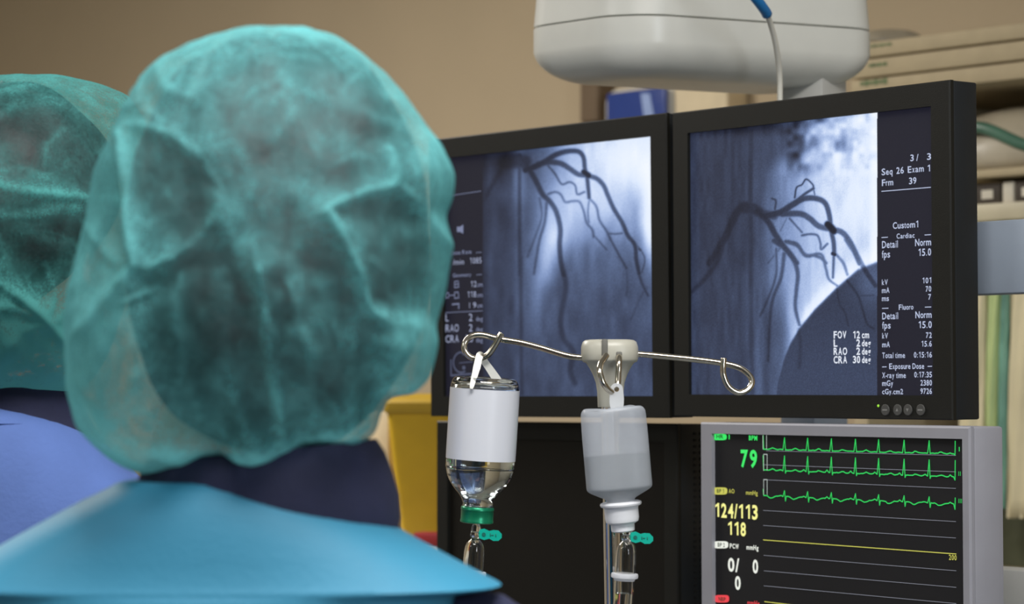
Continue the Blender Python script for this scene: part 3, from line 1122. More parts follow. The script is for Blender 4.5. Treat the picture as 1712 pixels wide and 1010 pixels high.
mk('pressure_trace', mb.v, mb.f, M['vyd'], scrP, world=False, smooth=False)


# ------------------------------------------------------------------ ceiling-hung monitor boom with its rounded cover
Hc = P(1052, 23, 3.15)
HU = np.array([math.cos(math.radians(25)), math.sin(math.radians(25)), 0])    # long front side
HV = np.array([-math.sin(math.radians(43)), math.cos(math.radians(43)), 0])   # tapered short side
tH = thing('monitor_boom', 'ceiling-hung boom with an off-white rounded cover above the two screens', 'ceiling boom', (Hc[0], Hc[1], 1.786))
HL, HD = 0.372, 0.205   # along the long side, along the short side


def rrect(x0, x1, y0, y1, r, z, n=9):
    out = []
    for cx, cy, a0 in ((x1 - r, y0 + r, -90), (x1 - r, y1 - r, 0), (x0 + r, y1 - r, 90), (x0 + r, y0 + r, 180)):
        for k in range(n):
            t = math.radians(a0 + 90 * k / (n - 1))
            out.append((cx + r * math.cos(t), cy + r * math.sin(t), z))
    return out


def cover_ring(off, z, r):
    q = rrect(off, HL - off, off, HD - off, max(0.006, r), z)
    return [tuple(HU * x + HV * y + np.array([0, 0, h])) for x, y, h in q]


rings = []
for k in range(13):
    t = math.pi / 2 * k / 12
    o = 0.052 * (1 - math.sin(t))
    rings.append(cover_ring(o + 0.008 * (1 - k / 12), 0.040 * (1 - math.cos(t)), 0.058 - o * .8))
rings.append(cover_ring(0.0, 0.0695, 0.058))
rings.append(cover_ring(0.0015, 0.0705, 0.057))
mk('lower_cover', *loft_geo(rings), M['white_cover'], tH, world=False, auto=50)
mk('cover_seam', *loft_geo([cover_ring(0.003, 0.0700, 0.056), cover_ring(0.003, 0.0722, 0.056)]), M['seam'], tH, world=False, auto=50)
rings = [cover_ring(0.0015, 0.0717, 0.057), cover_ring(0.0002, 0.0727, 0.058), cover_ring(0.004, 0.14, 0.058)]
for k in range(1, 11):
    t = math.pi / 2 * k / 10
    rings.append(cover_ring(0.004 + 0.05 * (1 - math.cos(t)), 0.14 + 0.05 * math.sin(t), 0.055 - .04 * (1 - math.cos(t))))
mk('upper_cover', *loft_geo(rings), M['white_cover'], tH, world=False, auto=50)
mk('ceiling_column', *tube_geo([HU * HL / 2 + HV * HD / 2 + np.array([0, 0, h]) for h in (0.18, 1.113)], 0.055, 32), M['white_cover'], tH, world=False, auto=50)
# hanger block under the cover, down to the carrying frame behind the screens
bc = P(1358, 150, 3.33)
mk('hanger_block', [tuple(r) for r in (rotm(math.radians(-38)) @ np.array(box_geo(0, 0, 0, 0.066, 0.06, 0.29, 0.003)[0]).T).T + np.array([bc[0], bc[1], 1.69])],
   box_geo(0, 0, 0, 0.066, 0.06, 0.29, 0.003)[1], M['light_rail'], tH, auto=30)


def pan_box(name, pan, x0, x1, y0, y1, z0, z1, mat, parent, bev=0.002):
    v, f = box_geo((x0 + x1) / 2, (y0 + y1) / 2, (z0 + z1) / 2, x1 - x0, y1 - y0, z1 - z0, bev)
    return mk(name, pan.w(v), f, mat, parent, auto=30)


tF = thing('screen_carrier', 'grey metal carrying frame behind the right-hand screens', 'monitor frame', (bc[0], bc[1], 1.1))
hb = panR.M.T @ (np.array([bc[0], bc[1], 1.60]) - panR.c)
rz1 = 1.4 + (660 - 370) / F_PX * 2.80 - panR.c[2]
rz0 = 1.4 + (660 - 492) / F_PX * 2.80 - panR.c[2]
pan_box('cross_rail', panR, -0.62, 0.243, 0.085, 0.125, rz0, rz1, M['grey_rail'], tF)
lz1 = 1.4 + (660 - 957) / F_PX * 2.80 - panR.c[2]
pan_box('cross_rail', panR, -0.62, 0.36, 0.135, 0.175, lz1 - 0.085, lz1, M['light_rail'], tF)
pan_box('upright', panR, hb[0] - .03, hb[0] + .03, hb[1] - .03, hb[1] + .03, lz1 - 0.085, hb[2] + 0.02, M['grey_rail'], tF)
pan_box('rail_bracket', panR, hb[0] - .03, hb[0] + .03, 0.12, hb[1], rz0 + .01, rz1 - .01, M['grey_rail'], tF)
pan_box('rail_bracket', panR, hb[0] - .03, hb[0] + .03, 0.17, hb[1], lz1 - .075, lz1 - .01, M['grey_rail'], tF)
pan_box('screen_mount', panR, -0.05, 0.05, 0.06, 0.088, rz0, rz1, M['grey_rail'], tF)
pan_box('screen_mount', panR, -0.50, -0.40, 0.05, 0.088, rz0, rz1, M['grey_rail'], tF)

# white cable with a blue sleeve, hanging down in front of the cover
ctop = np.array([Hc[0], Hc[1], 0]) + HU * HL * .30 + HV * HD * .45 + np.array([0, 0, 1.974])
cab = [ctop - np.array([0, 0, .02]), ctop + np.array([0, 0, .035]), (ctop + P(1212, -110, 3.05)) / 2 + np.array([0, 0, .05]), P(1212, -110, 3.05), P(1232, -55, 3.05), P(1252, -18, 3.06), P(1272, 8, 3.08), P(1284, 28, 3.10), P(1296, 70, 3.13), P(1303, 120, 3.16), P(1304, 165, 3.17), P(1304, 215, 3.17), P(1302, 300, 3.19)]
cs = spline(cab, 8)
tC = mk('power_cable', *tube_geo(cs, 0.0034, 12), M['white_cable'])
tag(tC, 'white cable running down in front of the rounded white cover', 'cable')
mk('cable_sleeve', *tube_geo(cs[26:56], 0.0062, 14), M['blue_sleeve'], tC, world=True, label='blue cable sleeve')

# ------------------------------------------------------------------ drip stand
DS = 2.5
tI = thing('drip_stand', 'steel drip stand with four wire hooks on a grey plastic head', 'drip stand', (P(1034, 1000, DS)[0] + .012, P(1034, 1000, DS)[1], 0))
ptop = P(1019, 600, DS)
pbot = np.array([tI.location[0], tI.location[1], 0.06])
ax = ptop - pbot
ax /= np.linalg.norm(ax)
mk('pole', *tube_geo([pbot, pbot + ax * .5, ptop - ax * 0.03], 0.0085, 28), M['chrome'], tI, auto=50)
hubo = P(1019, 568, DS)
S = DS / F_PX


def hubring(rx, ry, h, e=2.6):
    c = hubo - ax * h
    return [tuple(c + np.array([q[0], q[1], 0])) for q in ering((0, 0, 0), rx, ry, 56, e)]


prof = [(8, 6, 0), (34, 30, 0), (41, 36, 1), (45, 40, 4), (47.5, 43, 12), (48, 44, 22), (47, 43, 33), (45, 41, 37), (40, 36, 39), (34, 30, 48), (29, 25, 58), (24, 21.5, 72), (22, 20, 88), (21.5, 19.5, 112), (21, 19, 113), (13, 13, 113)]
mk('hook_head', *loft_geo([hubring(a * S, b * S, h * S) for a, b, h in prof]), M['hub'], tI, auto=45)
fy = np.array([0, -1, 0.0])


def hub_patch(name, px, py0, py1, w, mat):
    """raised dark block painted as the shade of a groove in the head"""
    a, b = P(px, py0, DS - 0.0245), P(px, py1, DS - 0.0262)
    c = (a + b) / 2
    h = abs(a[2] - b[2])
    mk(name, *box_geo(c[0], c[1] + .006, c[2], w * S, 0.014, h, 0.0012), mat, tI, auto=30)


hub_patch('groove_shade', 1011, 567, 596, 10, M['hub_slot'])
hub_patch('groove_shade', 1035, 588, 606, 10, M['hub_slot'])
HR = 0.0029


def hook(pts):
    w = [P(x, y, DS + z) for x, y, z in pts]
    return mk('wire_hook', *tube_geo(spline(w, 10), HR, 16), M['steel'], tI)


hook([(1000, 597, 0), (972, 598, 0), (945, 594, 0), (905, 582, 0), (870, 573, -.001), (835, 567, -.001), (806, 560, -.001), (789, 562, -.001), (778, 572, -.002), (777, 585, -.004), (785, 596, -.006), (799, 600, -.008), (815, 594, -.010), (827, 578, -.011), (834, 565, -.012), (839, 557, -.012)])
hook([(1040, 592, 0), (1066, 592, 0), (1110, 596, 0), (1160, 601, 0), (1205, 607, -.001), (1236, 615, -.002), (1253, 628, -.003), (1257, 641, -.005), (1248, 653, -.007), (1233, 656, -.009), (1218, 646, -.010), (1210, 628, -.010), (1209, 612, -.010), (1210, 599, -.009)])
hook([(1035, 590, 0), (1035, 594, -.022), (1035, 606, -.031), (1034, 625, -.034), (1033, 642, -.037), (1030, 653, -.042), (1022, 655, -.048), (1009, 641, -.052), (1003, 622, -.050), (1004, 609, -.044), (1010, 600, -.036), (1014, 594, -.032)])
hook([(1019, 590, 0), (1019, 594, .06), (1019, 600, .12), (1019, 625, .15), (1019, 645, .14), (1019, 640, .11)])
mb = MB()
for k in range(5):
    a = math.radians(20 + 72 * k)
    mb2 = [(pbot[0], pbot[1], 0.085), (pbot[0] + .15 * math.cos(a), pbot[1] + .15 * math.sin(a), 0.085), (pbot[0] + .28 * math.cos(a), pbot[1] + .28 * math.sin(a), 0.07)]
    lg = mk('leg', *tube_geo(mb2, 0.014, 12), M['chrome'], tI, auto=50)
    e = mb2[-1]
    mk('castor', *lathe_geo([(.0001, -.012), (.02, -.012), (.028, -.006), (.028, .006), (.02, .012), (.0001, .012)], (e[0], e[1], 0.0281), (math.sin(a), -math.cos(a), 0.0001), 20), M['vent'], lg, auto=40)

# ------------------------------------------------------------------ glass bottle
top, bot = P(812, 631, DS - .008), P(797, 873, DS - .008)
bax = (bot - top) / np.linalg.norm(bot - top)
tG = thing('infusion_bottle', 'upside-down clear glass bottle with blank white label and green cap on the hook', 'bottle', top)
outer = [(0.1, 5), (30, 4), (42, 1), (48, 0.5), (53, 4), (56.5, 12), (57.2, 20), (57.5, 40), (57.5, 140), (57, 152), (54, 165), (48, 177), (39, 189), (31, 198), (27, 205), (25, 212), (25, 219), (0.1, 219)]
inner = [(0.1, 12), (30, 11), (44, 9), (50, 12), (53, 20), (54, 40), (54, 140), (53.5, 152), (50.5, 164), (45, 175), (36, 186.5), (28, 195.5), (23, 203), (20, 212), (20, 217), (0.1, 217)]


def smooth_prof(p, n=4):
    q = spline([(a, b, 0) for a, b in p], n)
    return [(max(0.05, x) * S, y * S) for x, y, _ in q]


mb = MB().add(*lathe_geo(smooth_prof(outer), top, bax, 72)).add(*flip(lathe_geo(smooth_prof(inner), top, bax, 72)))
mk('bottle_glass', mb.v, mb.f, M['glass_'] if 'glass_' in M else M['glass'], tG)
liq = [(0.1, 92), (54.15, 92), (54.15, 140), (53.65, 152), (50.65, 164), (45.15, 175), (36.15, 186.6), (28.15, 195.6), (23.15, 203.1), (20.15, 212), (20.15, 217.1), (0.1, 217.1)]
mk('fluid', *lathe_geo([(a * S, b * S) for a, b in liq], top, bax, 72), M['water'], tG, auto=50)
lab = [(57.6, 19), (58.2, 19.1), (58.4, 40), (58.4, 120), (58.2, 137), (57.6, 137.1)]
lg_ = lathe_geo([(a * S, b * S) for a, b in lab], top, bax, 96)
# paper wraps most of the way round; the overlap gap faces away
keep = [q for i, q in enumerate(lg_[1]) if True]
mk('paper_label', lg_[0], keep, M['label'], tG, auto=50, label='blank white paper label')
capp = [(0.1, 216), (26.5, 216), (27.5, 217), (28, 221), (27.2, 222), (27.2, 238), (27.8, 239), (27.6, 242), (25, 243), (0.1, 243)]
mk('screw_cap', *lathe_geo([(a * S, b * S) for a, b in capp], top, bax, 64), M['green_cap'], tG, auto=40)


def ribbon(name, pts, w, th, mat, parent, nrm=(0, -1, 0)):
    p = spline(pts, 8)
    tan = np.gradient(p, axis=0)
    tan /= np.linalg.norm(tan, axis=1)[:, None]
    v, f = [], []
    ws = np.interp(np.linspace(0, 1, len(p)), np.linspace(0, 1, len(w)), w)
    for i in range(len(p)):
        s = np.cross(tan[i], nrm)
        s /= np.linalg.norm(s)
        n = np.cross(s, tan[i])
        for a, b in ((-1, -1), (1, -1), (1, 1), (-1, 1)):
            v.append(p[i] + s * a * ws[i] / 2 + n * b * th / 2)
    for i in range(len(p) - 1):
        for k in range(4):
            f.append([i * 4 + k, (i + 1) * 4 + k, (i + 1) * 4 + (k + 1) % 4, i * 4 + (k + 1) % 4])
    f += [[0, 1, 2, 3], [4 * len(p) - 1 - k for k in range(4)]]
    return mk(name, v, f, mat, parent, auto=40)


ribbon('hanging_strap', [P(788, 650, DS - .043), P(790, 641, DS - .040), P(797, 615, DS - .018), P(801, 597, DS - .0135), P(803, 594, DS - .008), P(805, 598, DS - .003), P(816, 613, DS - .003), P(829, 632, DS + .002), P(834, 640, DS + .004)],
       [5 * S, 8 * S, 12 * S, 12 * S, 12 * S, 12 * S, 12 * S, 14 * S, 14 * S], 0.0009, M['strap'], tG)

# ------------------------------------------------------------------ plastic bottle
DB = DS - 0.052
SB = DB / F_PX
top2, bot2 = P(1024, 681, DB), P(1041, 878, DB)
b2 = (bot2 - top2) / np.linalg.norm(bot2 - top2)
tQ = thing('infusion_bottle', 'milky soft plastic bottle half full, hung upside down before the pole', 'bottle', top2)


def oblong(prof, o, axis, mat, name, parent, seg=64, e=3.0, wob=0.0, auto=None):
    a = np.array([axis[2], 0, -axis[0]])
    a /= np.linalg.norm(a)
    a = -a
    if a[0] < 0:
        a = -a
    bq = np.array([0, 1.0, 0])
    rings = []
    for i, (rx, ry, h) in enumerate(prof):
        ring = []
        for k in range(seg):
            t = 2 * math.pi * k / seg
            c, s = math.cos(t), math.sin(t)
            x = math.copysign(abs(c) ** (2 / e), c) * rx
            y = math.copysign(abs(s) ** (2 / e), s) * ry
            w = wob * (math.sin(3 * t + 1.3) + 0.6 * math.sin(5 * t)) * max(0, 1 - h / 14.0)
            ring.append(o + (a * x + bq * y + axis * (h + w)) * SB)
        rings.append(ring)
    return mk(name, *loft_geo(rings), mat, parent, auto=auto)


pr = [(4, 3, 5), (22, 16, 3), (38, 30, 2), (48, 37, 2), (52, 40, 5), (54, 42, 10), (54.5, 42.5, 20), (55, 42, 45), (55, 41, 70), (55, 41.5, 95), (55, 42, 122), (55, 42, 132), (54.2, 41.5, 136), (51, 39.5, 139.5), (44, 35, 143.5), (34, 29.5, 148.5), (26.5, 25, 152.5), (23.5, 22.5, 156), (23, 22, 159), (23, 22, 166)]
prs = [tuple(q) for q in spline(pr, 3)]
prs = [(max(.5, a), max(.5, b), c) for a, b, c in prs]
oblong(prs, top2, b2, M['milky'], 'bottle_wall', tQ, wob=2.2)
lq = [(54, 41, 79), (54.2, 40.8, 84), (54.2, 41, 95), (54.2, 41.2, 121), (54.2, 41.2, 131.5), (53.4, 40.7, 135.2), (50.2, 38.7, 138.7), (43.2, 34.2, 142.7), (33.4, 28.9, 147.6), (25.9, 24.4, 151.8), (22.8, 22, 155), (22, 21, 158), (22, 21, 165)]
oblong(lq, top2, b2, M['milky_fluid'], 'fluid', tQ, auto=40)
cp = [(0.1, 158), (30, 158), (34, 159.5), (35, 162), (34, 165), (29.5, 167), (28.5, 170), (28.5, 186), (27, 192), (22, 195), (20, 196), (19.5, 207), (17, 209), (0.1, 209)]
mk('flanged_cap', *lathe_geo([(a * SB, b * SB) for a, b in cp], top2, b2, 56), M['white_plastic'], tQ, auto=40)
# hanger tab with a hole
hx = np.array([-b2[2], 0, b2[0]])
tc_ = P(1031, 651, DB + 0.004)
N = 28
rin, rout = 4.2 * SB, 10.5 * SB
ri, ro = [], []
for k in range(N):
    t = 2 * math.pi * k / N
    ri.append((rin * math.cos(t), rin * math.sin(t)))
    x, z = rout * math.cos(t), rout * math.sin(t)
    if z < 0:
        q = min(1, -z / rout)
        x = x * 1.0 + math.copysign(1, x) * 6 * SB * q if abs(x) > 1e-6 else x
        z = z * 3.4
    ro.append((x, z))
v, f = [], []
for y in (-.0012, .0012):
    v += [tc_ + np.array([a, y, b]) for a, b in ri] + [tc_ + np.array([a, y, b]) for a, b in ro]
for k in range(N):
    j = (k + 1) % N
    f += [[k, j, N + j, N + k], [2 * N + j, 2 * N + k, 3 * N + k, 3 * N + j], [j, k, 2 * N + k, 2 * N + j], [N + k, N + j, 3 * N + j, 3 * N + k]]
mk('hanger_tab', v, f, M['tab'], tQ, auto=40)


# ------------------------------------------------------------------ infusion sets
def shell_tube(prof, o, axis, th, seg=36):
    """thin walled clear tube: outer and inner skins"""
    out = [(a, h) for a, h in prof]
    inn = [(max(0.0004, a - th), h) for a, h in prof]
    g = MB().add(*lathe_geo(out, o, axis, seg)).add(*flip(lathe_geo(inn, o, axis, seg)))
    n = len(prof) * seg
    for e, rev in ((0, False), (len(prof) - 1, True)):
        for k in range(seg):
            k2 = (k + 1) % seg
            q = [e * seg + k, e * seg + k2, n + e * seg + k2, n + e * seg + k]
            g.f.append(q if not rev else q[::-1])
    return g


def infusion_set(label, a, b, s, flap_c, flap_side, d, tube_pts):
    """a: spike top, b: lower end of the chamber (world); s metres per photo pixel"""
    axis = (b - a) / np.linalg.norm(b - a)
    t = thing('infusion_set', label, 'infusion set', a, group='infusion sets under the hanging bottles')
    L = np.linalg.norm(b - a) / s
    mk('spike', *lathe_geo([(0.1 * s, -6 * s), (4 * s, -5 * s), (6 * s, 0), (8 * s, 6 * s), (8 * s, 14 * s), (6 * s, 18 * s), (6 * s, 26 * s), (7 * s, 30 * s), (.1 * s, 30 * s)], a, axis, 24), M['clear'], t, auto=50)
    up = [(7, 24), (10, 27), (14, 32), (16, 38), (17, 46), (17.3, 62), (17.5, 79)]
    g = shell_tube([(x * s, y * s) for x, y in up], a, axis, 1.6 * s)
    mk('drip_chamber', g.v, g.f, M['clear'], t, auto=50)
    mk('drip_collar', *lathe_geo([(.1 * s, 78 * s), (17 * s, 78 * s), (22 * s, 79 * s), (23 * s, 82 * s), (22.5 * s, 86 * s), (18 * s, 88 * s), (17 * s, 91 * s), (.1 * s, 91 * s)], a, axis, 40), M['white_collar'], t, auto=40)
    lo = [(16.5, 89), (16.8, 100), (16, 150), (15, 165), (10, 172), (5, 176), (4.6, 182)]
    g = shell_tube([(x * s, y * s) for x, y in lo], a, axis, 1.5 * s)
    mk('drip_chamber', g.v, g.f, M['clear'], t, auto=50)
    mk('fluid', *lathe_geo([(.1 * s, 112 * s), (14.8 * s, 112 * s), (14.4 * s, 150 * s), (13 * s, 164 * s), (.1 * s, 168 * s)], a, axis, 32), M['water'], t, auto=50)
    end = a + axis * 178 * s
    mk('line_tube', *tube_geo(spline([end] + tube_pts, 10), 0.0022, 10), M['tab'], t)
    # vent clip: hinge boss, neck and finger tab
    c = P(flap_c[0], flap_c[1], d)
    fl = []
    o2 = [(-15, 0), (-13, 7), (-6, 9), (2, 6), (8, 8), (16, 8), (21, 3), (21, -3), (16, -8), (8, -9), (2, -6), (-6, -9), (-13, -7)]
    o2 = [(x * 1.08, y * 1.05 - x * .10) for x, y in o2]
    v = [c + np.array([x * s, yy, y * s]) for yy in (-.002, .002) for x, y in o2]
    n = len(o2)
    f = [list(range(n)), [2 * n - 1 - k for k in range(n)]] + [[(k + 1) % n, k, n + k, n + (k + 1) % n] for k in range(n)]
    cl = mk('vent_clip', v, f, M['teal'], t, auto=30)
    mb = MB().add(*lathe_geo([(.1 * s, -.0026), (3.2 * s, -.0026), (3.4 * s, -.001)], c + np.array([-7 * s, 0, .5 * s]), (0, 1, .001), 18))
    mb.add(*box_geo(c[0] + 4 * s, c[1] - .0020, c[2] - .4 * s, 1.4 * s, .0010, 5 * s, .0001))
    mb.add(*box_geo(c[0] + 7.5 * s, c[1] - .0020, c[2] - .7 * s, 4 * s, .0010, 1.4 * s, .0001))
    mb.add(*box_geo(c[0] + 13 * s, c[1] - .0020, c[2] - 1.2 * s, 1.4 * s, .0010, 5 * s, .0001))
    mk('clip_recess_shade', mb.v, mb.f, M['teal_dark'], cl, auto=30)  # raised darker marks, the shade of the recesses put into the colour
    bs = P(flap_c[0] - 14, flap_c[1] + 1, d)
    mk('vent_port', *lathe_geo([(5 * s, -.001), (6 * s, .001), (6 * s, .008), (4 * s, .009)], bs, (-.9, .5, .05), 18), M['clear'], t, auto=50)
    return t


d1 = DS - 0.008
infusion_set('clear drip chamber with a teal clip under the green-capped glass bottle', P(796.5, 877, d1), P(787, 1000, d1), d1 / F_PX, (816, 894), 1, d1 - .012,
             [P(780, 1120, d1 - .02), P(800, 1400, d1), P(900, 1700, d1 - .05), P(960, 2000, d1 - .02), P(1000, 2300, d1 - .02)])
infusion_set('clear drip chamber with a teal clip under the milky plastic bottle', P(1049, 880, DB), P(1042, 1003, DB), SB, (1069, 899), 1, DB - .012,
             [P(1034, 1120, DB), P(1040, 1400, DB - .02), P(1010, 1700, DB - .05), P(990, 2000, DB - .02), P(1005, 2300, DB - .02)])


# ------------------------------------------------------------------ people
def remesh_mesh(name, geo, voxel, mat, parent, smooth_iter=3):
    """one continuous skin from overlapping lofts"""
    me = D.meshes.new(name)
    me.from_pydata(geo.v, [], geo.f)
    ob = D.objects.new(name, me)
    COL.objects.link(ob)
    r = ob.modifiers.new('r', 'REMESH')
    r.mode = 'VOXEL'
    r.voxel_size = voxel
    sm = ob.modifiers.new('s', 'SMOOTH')
    sm.factor = 0.5
    sm.iterations = smooth_iter
    dg = bpy.context.evaluated_depsgraph_get()
    dg.update()
    m2 = D.meshes.new_from_object(ob.evaluated_get(dg))
    v = np.array([q.co[:] for q in m2.vertices])
    f = [list(q.vertices) for q in m2.polygons]
    D.objects.remove(ob)
    D.meshes.remove(me)
    D.meshes.remove(m2)
    return mk(name, v, f, mat, parent)


def rings_z(rows, y0, seg=48, e=2.2):
    """rows: z, centre x, half width x, centre y offset, half depth y"""
    return [ering((cx, y0 + cy, z), rx, ry, seg, e) for z, cx, rx, cy, ry in rows]


def hand_geo(g, w, fwd, side, s=1.0):
    """wrist point, forward and thumb-side directions; slightly curled fingers"""
    w, fwd, side = (np.asarray(q, float) for q in (w, fwd, side))
    up = np.cross(side, fwd)
    pal = [w, w + fwd * .03 * s, w + fwd * .06 * s, w + fwd * .092 * s]
    rings = []
    for c, a, b in zip(pal, (.026, .036, .042, .038), (.020, .017, .016, .012)):
        rings.append([tuple(c + side * a * s * math.cos(t) + up * b * s * math.sin(t)) for t in np.linspace(0, 2 * math.pi, 20, endpoint=False)])
    g.add(*loft_geo(rings))
    for k, (o, L) in enumerate(((.031, .072), (.011, .080), (-.010, .074), (-.030, .058))):
        b0 = w + fwd * .085 * s + side * o * s
        p = [b0, b0 + (fwd * .42 - up * .08) * L * s, b0 + (fwd * .74 - up * .30) * L * s, b0 + (fwd * .92 - up * .60) * L * s]
        g.add(*tube_geo(spline(p, 4), [.0092 * s, .0085 * s, .0078 * s, .006 * s], 12))
    b0 = w + fwd * .025 * s + side * .026 * s
    p = [b0, b0 + (fwd * .25 + side * .24 - up * .05) * .1 * s, b0 + (fwd * .52 + side * .32 - up * .15) * .1 * s, b0 + (fwd * .72 + side * .30 - up * .25) * .1 * s]
    g.add(*tube_geo(spline(p, 4), [.012 * s, .0105 * s, .0095 * s, .007 * s], 12))


def head_geo(g, c, yaw, s=1.0):
    """c: centre of the skull; the face looks along +y turned by yaw"""
    Rm = rotm(yaw)
    rows = [(-.118, .060, .018, .030), (-.112, .066, .034, .044), (-.095, .056, .052, .066), (-.070, .040, .062, .082), (-.040, .020, .068, .092),
            (-.005, .004, .073, .098), (.030, -.006, .077, .098), (.065, -.010, .074, .092), (.092, -.012, .060, .074), (.108, -.013, .038, .046), (.114, -.013, .012, .015)]
    rings = []
    for z, cy, rx, ry in rows:
        rings.append([tuple(c + Rm @ (np.array([q[0], q[1], z]) * s)) for q in ering((0, cy, 0), rx, ry, 36, 2.2)])
    g.add(*loft_geo(rings))
    loc = lambda x, y, z: c + Rm @ (np.array([x, y, z]) * s)
    # nose, lips, brow, ears
    g.add(*tube_geo(spline([loc(0, .094, .012), loc(0, .104, -.010), loc(0, .116, -.032), loc(0, .104, -.042)], 4), [.006 * s, .009 * s, .014 * s, .009 * s], 10))
    g.add(*tube_geo([loc(-.022, .098, -.066), loc(0, .105, -.066), loc(.022, .098, -.066)], [.004 * s, .008 * s, .004 * s], 10))
    g.add(*tube_geo([loc(-.05, .078, .024), loc(-.022, .095, .026), loc(.022, .095, .026), loc(.05, .078, .024)], .007 * s, 10))
    for sg in (-1, 1):
        t = np.linspace(0, 2 * math.pi, 15)
        ear = [loc(sg * (.080 + .008 * math.cos(q)), -.005 - .017 * math.cos(q), -.012 + .031 * math.sin(q)) for q in t]
        g.add(*tube_geo(ear, .0065 * s, 8, cap=False))
        g.add(*loft_geo([[tuple(loc(sg * x, -.005 + .014 * math.cos(q), -.012 + .027 * math.sin(q))) for q in (t[:-1] if sg > 0 else t[:-1][::-1])] for x in (.068, .081)]))
    return loc


def ridge_field(X, Y, lines):
    best = np.zeros_like(X)
    for pts, w, k in lines:
        p = spline([(a, b, 0) for a, b in pts], 5)[:, :2]
        d = np.full(X.shape, 1e9)
        for i in range(len(p) - 1):
            a, b = p[i], p[i + 1]
            e = b - a
            t = np.clip(((X - a[0]) * e[0] + (Y - a[1]) * e[1]) / (e @ e + 1e-9), 0, 1)
            d = np.minimum(d, np.hypot(X - a[0] - t * e[0], Y - a[1] - t * e[1]))
        best = np.maximum(best, k * np.exp(-(d / w) ** 2))
    return best


def fabric_cap(name, outline, cpx, depth, half_depth, mat, parent, ridges, puffs, base, nt_=300, np_=170, seed=1, amp=0.010, lumps=(), gather=0.38, creases=26):
    """bouffant cap: silhouette given as an outline around its centre, domed towards front and back, with gathered ridges"""
    rnd = random.Random(seed)
    ridges = list(ridges)
    for _ in range(creases):
        x, y = cpx[0] + rnd.uniform(-200, 200), cpx[1] + rnd.uniform(-260, 230)
        a = math.atan2(y - cpx[1], x - cpx[0]) + rnd.uniform(-.9, .9)
        ln = rnd.uniform(40, 120)
        ridges.append(([(x, y), (x + ln * .5 * math.cos(a), y + ln * .5 * math.sin(a)), (x + ln * math.cos(a + .35), y + ln * math.sin(a + .35))], rnd.uniform(3, 5.5), rnd.uniform(.12, .36)))
    c = P(cpx[0], cpx[1], depth)
    k = depth / F_PX
    o = np.array(outline, float)
    ang = np.unwrap(np.arctan2(-(o[:, 1] - cpx[1]), o[:, 0] - cpx[0]))
    rad = np.hypot(o[:, 0] - cpx[0], o[:, 1] - cpx[1]) * k
    if ang[-1] < ang[0]:
        ang, rad = ang[::-1], rad[::-1]
    ang2 = np.concatenate([ang - 2 * math.pi, ang, ang + 2 * math.pi])
    rad2 = np.concatenate([rad, rad, rad])
    th = np.linspace(0, 2 * math.pi, nt_, endpoint=False) + ang[0]
    r = np.interp(th, ang2, rad2)
    # round the corners of the outline a little
    for _ in range(2):
        r = 0.25 * np.roll(r, 1) + 0.5 * r + 0.25 * np.roll(r, -1)
    rs = r.copy()
    for _ in range(60):
        rs = 0.25 * np.roll(rs, 1) + 0.5 * rs + 0.25 * np.roll(rs, -1)
    ph = np.linspace(0.02, math.pi - 0.02, np_)
    TH, PH = np.meshgrid(th, ph)
    sn = np.sin(PH) ** 0.92
    blend = np.sin(PH) ** 3
    Rr = (rs[None, :] * (1 - blend) + r[None, :] * blend) * sn
    X = Rr * np.cos(TH)
    Z = Rr * np.sin(TH)
    Yd = -np.cos(PH) * half_depth
    px, py = cpx[0] + X / k, cpx[1] - Z / k
    front = np.clip((math.pi * 0.56 - PH) / 0.25, 0, 1)
    rf = ridge_field(px, py, ridges) * front
    rw = ridge_field(px, py, [(p, w * 3.2, kk) for p, w, kk in ridges]) * front
    wr = (vnoise(px, py * .8, 46, seed) - .5) * 1.0 + (vnoise(px * 1.0, py * .7, 19, seed + 1) - .5) * .5
    back = (vnoise(TH * 40 + 300, PH * 60, 20, seed + 2) - .5)
    disp = amp * (0.75 * rw + 0.55 * rf) + 0.006 * wr * front + 0.012 * back * (1 - front)
    nx, ny, nz = np.sin(PH) * np.cos(TH), -np.cos(PH), np.sin(PH) * np.sin(TH)
    for (x, y, a, b, kk) in lumps:
        disp = disp + kk * np.exp(-(((px - x) / a) ** 2 + ((py - y) / b) ** 2) ** 1.5) * front
    edge = np.sin(PH) ** 4
    disp = disp * (1 - .75 * edge)
    V = np.stack([c[0] + X + nx * disp, c[1] + Yd + ny * disp, c[2] + Z + nz * disp], -1).reshape(-1, 3)
    dens = base + 0.42 * rf + 0.10 * rw + 0.22 * wr
    for (x, y, a, b, kk) in puffs:
        dens = dens + kk * np.exp(-((px - x) / a) ** 2 - ((py - y) / b) ** 2) * front
    rim = np.clip((PH - math.pi * .27) / (math.pi * .23), 0, 1)
    dens = dens + gather * rim ** 2 * (3 - 2 * rim)
    dens = np.clip(dens, 0.05, 1.7)
    n = nt_
    f = []
    for i in range(np_ - 1):
        for j in range(n):
            j2 = (j + 1) % n
            f.append([i * n + j, i * n + j2, (i + 1) * n + j2, (i + 1) * n + j])
    f.append(list(reversed(range(n))))
    f.append([(np_ - 1) * n + j for j in range(n)])
    ob = mk(name, V, f, mat, parent)
    at = ob.data.attributes.new('weave', 'FLOAT', 'POINT')
    at.data.foreach_set('value', dens.ravel().astype(np.float32))
    return ob


def limb(g, pts, radii, seg=24):
    g.add(*tube_geo(spline(pts, 6), radii, seg))


